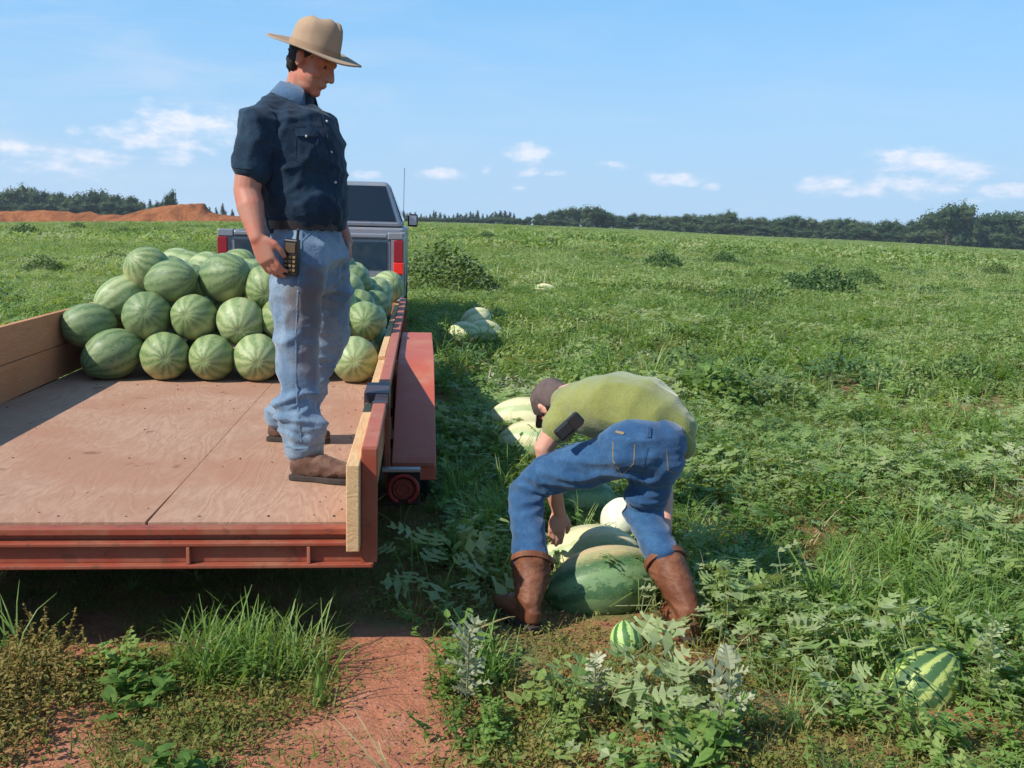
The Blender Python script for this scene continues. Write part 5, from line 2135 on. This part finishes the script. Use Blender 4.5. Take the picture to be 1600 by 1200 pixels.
scatter('pale_weeds', P, rng.uniform(.4, .9, len(P)), PC['palew'], 'pale silvery leaves dotted through the field', tilt=.2)
P = keep(off_melons(sample(2.4, 16, 7)), .6)
scatter('fallen_straw', P, rng.uniform(.6, 1.2, len(P)), PC['straw'], 'dry straw blades lying in the green', tilt=.9, zoff=.05)


def clods():
    meshes = []
    for k in range(4):
        s_ = Soup().ell((0, 0, 0), (1, .8, .6), None, 7, 5)
        me = s_.mesh('clod')
        for v_ in me.vertices:
            v_.co *= R.uniform(.75, 1.2)
        me.materials.append(bpy.data.materials['red_clay_soil'])
        meshes.append(me)
    return proto_collection('clods', meshes)


P = sample(1.5, 9, 150, pad=2.0)
P = P[veg_density(P) < .9]
scatter('clay_crumbs', P, 0.0025 + 0.011 * rng.random(len(P)) ** 4, clods(), 'small crumbs of red clay on the bare track', tilt=1.5)


# single plants that stand out
def plant(name, me, px, py, label, cat, sc=1.0, rz=0.0, group=None, dz=0.0, tilt=(0, 0)):
    g_ = on_ground(px, py)
    for _ in range(4):
        g_ = on_ground(px, py, gz(g_.x, g_.y))
    o = bpy.data.objects.new(name, me)
    COL.objects.link(o)
    o.location = (g_.x, g_.y, gz(g_.x, g_.y) + dz)
    o.rotation_euler = (tilt[0], tilt[1], rz)
    o.scale = (sc,) * 3
    return tag(o, label, cat, group)




def sprig(n_=7, h=.30, L=(.09, .15), m=None):
    n_, L = n_ * 2, (L[0] * .55, L[1] * .68)
    b = LeafBuf()
    pts = [Vector((.02 * math.sin(t * 2), 0, h * t)) for t in (0, .25, .5, .75, 1)]
    b.stem(pts, .008)
    for i in range(n_):
        t = .15 + .85 * i / (n_ - 1)
        a = i * 2.4
        d = Vector((math.cos(a), math.sin(a), .5 + .6 * t))
        b.leaf_lobed((.02 * math.sin(t * 2), 0, h * t), d, (0, -.4, 1), R.uniform(*L), R.choice((3, 4, 5)), R.uniform(.1, .5), R.uniform(.34, .48))
    return b.mesh('vine_sprig', m or G_pale)


def big_tuft(nb, L, w, m, spread):
    return grass_tuft(nb, L, w, m, spread)


plant('vine_sprig', sprig(6, .27, (.10, .16)), 1125, 1175, 'pale silvery watermelon sprig standing at the lower centre right', 'vine', 1.0, .3)
plant('vine_sprig', sprig(8, .26, (.08, .13)), 728, 1105, 'grey green upright sprig beside the bare clay strip', 'vine', 1.0, 1.3)
plant('vine_sprig', sprig(10, .34, (.08, .13), G_vine), 1545, 1120, 'tall grey green sprig right of the striped watermelon', 'vine', 1.0, 2.3)
plant('vine_sprig', sprig(7, .18, (.08, .12)), 930, 1120, 'low pale sprig in front of the tiny watermelon', 'vine', 1.0, 4.3)
plant('grass_clump', big_tuft(190, (.14, .32), .007, G_grass, .22), 390, 1045, 'large bright grass clump behind the trailer tail', 'grass clump', 1.0)
plant('grass_clump', big_tuft(90, (.15, .32), .006, G_grass, .14), 320, 1040, 'smaller grass clump left of the large bright one', 'grass clump', 1.0, 1)
plant('grass_clump', big_tuft(90, (.12, .30), .006, G_grass, .16), 460, 1050, 'spreading grass clump right of the large bright one, next to bare clay', 'grass clump', 1.0, 2)
plant('grass_clump', big_tuft(12, (.2, .36), .008, G_grass, .03), 500, 1105, 'few long grass blades trailing over the clay strip', 'grass clump', 1.0, 2, tilt=(.2, .5))
plant('grass_clump', big_tuft(60, (.15, .30), .007, G_grass, .10), 760, 1075, 'grey green grass clump right of the bare clay strip', 'grass clump', 1.0, 2.5)
plant('leafy_weed', weed_clump(9, .16, (.05, .085), G_weed, .14, 8), 215, 1105, 'broad leaved low weed left of the large grass clump', 'weed', 1.0)
plant('leafy_weed', weed_clump(8, .12, (.05, .08), G_weed, .10, 7), 170, 1060, 'broad leaved weed at the edge of the reddish clay on the left', 'weed', 1.0)
plant('leafy_weed', weed_clump(7, .10, (.06, .09), G_weed, .08, 6), 300, 1225, 'broad leaved weed at the bottom edge near the clay strip', 'weed', 1.0)
plant('leafy_weed', weed_clump(10, .30, (.05, .09), G_vine, .16, 9), 760, 905, 'leafy plant in half shade left of the bending person\'s boot', 'weed', 1.0)
M_bush = weed_clump(90, .22, (.012, .024), G_moss, .30, 26)
plant('brown_bush', M_bush, 40, 1075, 'low yellow brown bushy weed at the left edge behind the trailer', 'bush', 1.0)
plant('brown_bush', M_bush, -70, 1150, 'second yellow brown bushy weed cut by the left edge', 'bush', 1.05, 2)
M_field_bush = far_mound(420, .42, .46, (.06, .11), G_dark)
plant('field_bush', far_mound(380, .34, .40, (.06, .11), G_vine), 1120, 640, 'green bush with large leaves right of the bending person\'s back', 'bush', 1.0)
M_db = far_mound(1500, .8, .62, (.045, .10), G_dark)
plant('field_bush', M_db, 1285, 470, 'dark green bush out in the field on the right', 'bush', 1.25)
plant('field_bush', M_db, 1035, 425, 'dark bush in the field left of the big field bush', 'bush', 1.15, 1)
plant('field_bush', M_db, 1130, 420, 'dark bush in the field beyond the bending person', 'bush', 1.0, 2)
plant('field_bush', M_db, 40, 378, 'dark bush at the left below the clay bank', 'bush', 1.9, 3)
plant('field_bush', M_db, 122, 366, 'small dark bush below the clay bank, right of the large one', 'bush', 1.5, 3)
plant('field_bush', M_db, 195, 372, 'dark bush in the field below the middle of the clay bank', 'bush', 1.5, 4)

for (px_, py_, sc_, lb) in ((690, 462, 1.6, 'dark leafy bush standing in for the shadow beside the truck'), (1345, 452, 1.0, 'dark green bush right of the biggest field bush'),  # first bush: its dark leaves stand in for the truck's cast shadow
                            (1240, 458, .8, 'low dark bush touching the left of the biggest field bush'), (860, 398, 1.2, 'small dark bush far out in the middle of the field'),
                            (1450, 415, 1.3, 'far dark bush in the right half of the field'), (760, 385, 1.2, 'far dark bush ahead of the distant pines'),
                            (1555, 440, 1.2, 'dark bush in the field near the right edge'), (70, 430, .8, 'dark weedy clump in the field left of the load'),
                            (1500, 600, .5, 'dark clump of weeds in the middle distance at the right'), (1330, 560, .45, 'dark clump of weeds among the pale vines on the right')):
    plant('field_bush', M_db, px_, py_, lb, 'bush', sc_, R.uniform(0, 6))

# ------------------------------------------------------------------ dug clay banks on the left
M_clay = soil_material()
M_clay.name = 'orange_clay'


def clay_material():
    m, n, b = mat('orange_dug_clay', 0.95, 0.1)
    v = worldpos(n)
    a = n.noise(v, .35, 6, .65)
    c = n.ramp(a, [(.3, (.18, .068, .028)), (.5, (.40, .140, .050)), (.68, (.52, .20, .085))])
    n.link(c, b.inputs['Base Color'])
    bump(n, b, n.noise(v, .8, 6, .75), 1.0, 1.6)
    return m


M_clay2 = clay_material()
DB = 250.0


def bank(name, prof_px, Y, depth, label):
    xs_ = [p[0] for p in prof_px]
    hs = [p[1] for p in prof_px]
    n1, n2 = 160, 14
    V, Fc = [], []
    for i in range(n1):
        px = xs_[0] + (xs_[-1] - xs_[0]) * i / (n1 - 1)
        yt = np.interp(px, xs_, hs)
        t_ = at(px, yt, Y)
        g0 = gz(t_.x, Y)
        hgt = max(.05, t_.z - g0)
        for j in range(n2):
            s_ = j / (n2 - 1) * 2 - 1
            prof_ = max(0, 1 - abs(s_) ** 1.5)
            nn = fbm(np.array([[t_.x * .25, s_ * 2.2, Y * .01]]), 13, 3)[0]
            V.append((t_.x + nn * .8, Y + s_ * depth, gz(t_.x, Y + s_ * depth) - .3 + (hgt + .3) * prof_ * (1 + .18 * nn)))
    for i in range(n1 - 1):
        for j in range(n2 - 1):
            Fc.append((i * n2 + j, (i + 1) * n2 + j, (i + 1) * n2 + j + 1, i * n2 + j + 1))
    me = fast_mesh(name, V, Fc)
    o = link_mesh(name, me, M_clay2)
    return tag(o, label, 'clay bank')


bank('clay_bank', [(-260, 340), (-120, 330), (0, 329), (25, 327), (60, 328), (95, 331), (120, 332), (140, 330), (155, 337), (180, 334), (210, 337), (235, 340)], 258, 5, 'long low bank of orange dug clay along the left edge of the field')
bank('clay_bank', [(165, 345), (200, 334), (228, 325), (250, 321), (275, 317), (318, 317), (328, 330), (345, 336), (372, 338), (400, 345)], 240, 6, 'higher flat topped mound of orange clay behind the trailer load')

# ------------------------------------------------------------------ trees
BARK = plain('tree_bark', (0.09, 0.065, 0.045), 0.9, 0.1)
T_leaf = leaf_mat('tree_foliage', [(0.022, 0.050, 0.016), (0.040, 0.072, 0.024), (0.062, 0.095, 0.034)], trans=0.15, rough=0.7, patch=0.3, big=.02, dry_amt=.04)
T_pine = leaf_mat('pine_needles', [(0.020, 0.042, 0.022), (0.035, 0.058, 0.030)], trans=0.1, rough=0.7, patch=0.3, dry_amt=0)


def crown_mesh(seed, kind='round'):
    q = random.Random(seed)
    V, Fc = [], []
    lobes = []
    if kind == 'round':
        for i in range(11):
            a = q.uniform(0, 6.28)
            rr_ = q.uniform(.05, .27)
            lobes.append((Vector((math.cos(a) * rr_, math.sin(a) * rr_, q.uniform(.30, .80))), q.uniform(.13, .22)))
        lobes.append((Vector((0, 0, .55)), .28))
        for i in range(5):
            a = q.uniform(0, 6.28)
            lobes.append((Vector((math.cos(a) * .26, math.sin(a) * .26, q.uniform(.12, .35))), q.uniform(.12, .18)))
    else:
        for i in range(9):
            t = i / 8
            lobes.append((Vector((q.uniform(-.04, .04), q.uniform(-.04, .04), .35 + .60 * t)), .15 * (1 - t) + .035 + q.uniform(0, .03)))
    tot = sum(r_ ** 2 for _, r_ in lobes)
    n_ = 1500 if kind == 'round' else 500
    for c, r_ in lobes:
        for k in range(int(n_ * r_ ** 2 / tot)):
            d = Vector((q.gauss(0, 1), q.gauss(0, 1), q.gauss(0, 1))).normalized()
            p = c + d * (r_ * q.uniform(.72, 1.06))
            nrm = (d + Vector((q.uniform(-.7, .7), q.uniform(-.7, .7), q.uniform(-.4, .7)))).normalized()
            s1 = nrm.orthogonal().normalized()
            s2 = nrm.cross(s1)
            sz = q.uniform(.012, .030)
            k0 = len(V)
            V += [tuple(p + s1 * sz), tuple(p + s2 * sz * .8), tuple(p - s1 * sz), tuple(p - s2 * sz * .8)]
            Fc.append((k0, k0 + 1, k0 + 2, k0 + 3))
        # branch masses inside
        k0 = len(V)
        ri = r_ * .70
        for dd in ((1, 0, 0), (-1, 0, 0), (0, 1, 0), (0, -1, 0), (0, 0, 1), (0, 0, -1)):
            V.append(tuple(c + Vector(dd) * ri))
        for (a, b_, c_) in ((0, 2, 4), (2, 1, 4), (1, 3, 4), (3, 0, 4), (2, 0, 5), (1, 2, 5), (3, 1, 5), (0, 3, 5)):
            Fc.append((k0 + a, k0 + b_, k0 + c_, k0 + c_))
    f = [tuple(dict.fromkeys(x)) for x in Fc]
    me = bpy.data.meshes.new('crown')
    me.from_pydata(V, [], f)
    me.materials.append(T_leaf if kind == 'round' else T_pine)
    me.update()
    return me


def trunk_mesh(kind='round'):
    s_ = Soup()
    top_ = .5 if kind == 'round' else .92
    s_.tube([(0, 0, -.03), (.005, 0, .15), (-.005, .003, .3), (0, 0, top_)], [.028, .020, .016, .006] if kind == 'round' else [.014, .012, .010, .003], seg=7)
    if kind == 'round':
        for a in (0.4, 2.2, 4.1):
            s_.tube([(0, 0, .18), (math.cos(a) * .12, math.sin(a) * .12, .42), (math.cos(a) * .2, math.sin(a) * .2, .62)], [.012, .008, .003], seg=6)
    me = s_.mesh('trunk')
    me.materials.append(BARK)
    return me


CR = [crown_mesh(i) for i in range(7)]
CP = [crown_mesh(50 + i, 'pine') for i in range(5)]
TRK, TRP = trunk_mesh(), trunk_mesh('pine')


def tree(px, ytop, Y, label, group, kind='round', wide=1.0, k=0, ybase=None):
    p = at(px, ytop, Y)
    g0 = gz(p.x, Y)
    h = max(3.0, p.z - g0)
    nm = 'tree' if kind == 'round' else 'pine_tree'
    t = thing(nm, label, 'tree', (p.x, Y, g0 - .2), (0, 0, R.uniform(0, 6.28)), group)
    meC = (CR if kind == 'round' else CP)[k % (7 if kind == 'round' else 5)]
    c = bpy.data.objects.new('crown', meC)
    COL.objects.link(c)
    c.parent = t
    q = bpy.data.objects.new('trunk', TRK if kind == 'round' else TRP)
    COL.objects.link(q)
    q.parent = t
    h2 = h / (.86 if kind == 'round' else 1.0)
    t.scale = (h2 * wide, h2 * wide, h2)
    return t


RW = [(795, 343), (812, 340), (826, 337), (842, 335), (858, 332), (872, 328), (888, 326), (902, 324), (955, 332), (972, 336), (990, 334), (1008, 335),
      (1028, 337), (1046, 337), (1062, 338), (1080, 334), (1096, 333), (1112, 336), (1130, 336), (1142, 331), (1160, 341), (1178, 340), (1196, 339), (1214, 340),
      (1234, 339), (1250, 338), (1268, 342), (1288, 345), (1306, 342), (1324, 341), (1342, 344), (1360, 348), (1378, 345), (1396, 346), (1414, 350), (1432, 345),
      (1450, 336), (1466, 327), (1532, 338), (1548, 334), (1566, 336), (1584, 332), (1602, 333), (1622, 336), (1645, 330), (1670, 338), (1700, 334)]
for i, (px, yt) in enumerate(RW):
    sec = ('left of the big dome shaped tree' if px < 910 else 'between the dome shaped tree and the pale clouds over the field' if px < 1240 else
           'below the white cloud bank, left of the tallest tree' if px < 1470 else 'at the right end of the wood, past the tallest tree')
    tree(px, yt, 445 + (i * 37 % 25), 'broad dark green tree ' + sec, 'trees of the wood on the right', wide=R.uniform(1.0, 1.35), k=i)
for i in range(46):
    px = 800 + i * 20 + R.uniform(-6, 6)
    yt = np.interp(px, [p[0] for p in RW], [p[1] for p in RW]) + R.uniform(-1, 8)
    tree(px, yt, 480 + R.uniform(0, 20), 'tree standing in the second row of the wood on the right', 'trees of the wood on the right, second row', wide=1.3, k=i + 3)
for i in range(66):
    px = 790 + i * 14 + R.uniform(-4, 4)
    yb = np.interp(px, [800, 960, 1300, 1600, 1700], [352, 356, 370, 380, 383])
    tree(px, yb - R.uniform(8, 16), 436 + R.uniform(-3, 3), 'low tree at the foot of the wood on the right', 'low trees at the foot of the wood on the right', wide=1.6, k=i + 1)
tree(928, 319, 430, 'big dome shaped tree rising over the wood right of centre', None, wide=1.15, k=2)
tree(948, 330, 434, 'tree leaning on the right flank of the big dome shaped tree', None, wide=1.1, k=3)
tree(1484, 321, 425, 'tallest pointed tree in the wood at the far right', None, wide=.95, k=4)
tree(1512, 320, 430, 'tall tree with a loose top right of the tallest pointed tree', None, wide=.75, k=5)
LW = [(-60, 300), (-30, 296), (-8, 301), (8, 303), (24, 296), (40, 292), (56, 297), (72, 302), (88, 300), (104, 302), (122, 303), (140, 298), (156, 299), (172, 303), (186, 308), (200, 306), (216, 312)]
for i, (px, yt) in enumerate(LW):
    tree(px, yt, 400 + (i * 31 % 20), 'rounded grey green tree in the wood behind the orange clay bank', 'trees of the wood on the left', wide=R.uniform(.8, 1.05), k=i)
for i in range(20):
    px = -70 + i * 17
    tree(px, 318 + R.uniform(-4, 4), 392 + R.uniform(-4, 4), 'low tree just behind the orange clay bank', 'low trees behind the clay bank', wide=1.3, k=i)
for i in range(16):
    px = 196 + i * 12 + R.uniform(-4, 4)
    tree(px, 314 + R.uniform(-5, 6) + max(0, (px - 250)) * .05, 430 + R.uniform(-6, 6), 'slender pine standing behind the flat topped clay mound', 'pines behind the clay mound', 'pine', 1.1, i)
tree(268, 299, 300, 'lone small tree sticking up behind the flat topped clay mound', None, wide=.6, k=3)
for i in range(34):
    px = 630 + i * 5.2 + R.uniform(-2, 2)
    tree(px, 332 + R.uniform(-6, 5), 520 + R.uniform(-15, 15), 'slender pine in the distant row right of the truck', 'pines in the distant row right of the truck', 'pine', R.uniform(1.0, 1.6), i)
for i in range(26):
    px = 626 + i * 7.2
    tree(px, 341 + R.uniform(-2, 2), 500, 'low tree under the distant pine row', 'low trees under the distant pine row', wide=1.7, k=i)

# ------------------------------------------------------------------ summer haze
hz = bpy.data.materials.new('haze')
hz.use_nodes = True
hz.node_tree.nodes.clear()
hn = N(hz.node_tree)
pv = hn.new('ShaderNodeVolumePrincipled')
pv.inputs['Color'].default_value = (0.80, 0.88, 1.0, 1)
pv.inputs['Density'].default_value = 0.0002
pv.inputs['Anisotropy'].default_value = 0.2
ho = hn.new('ShaderNodeOutputMaterial')
hn.link(pv.outputs[0], ho.inputs['Volume'])
hb = Soup().box2((-1150, -1150, -40), (1150, 1150, 60)).build('haze', hz)
hb['kind'] = 'stuff'
hb['label'] = 'thin bluish summer haze over the field'
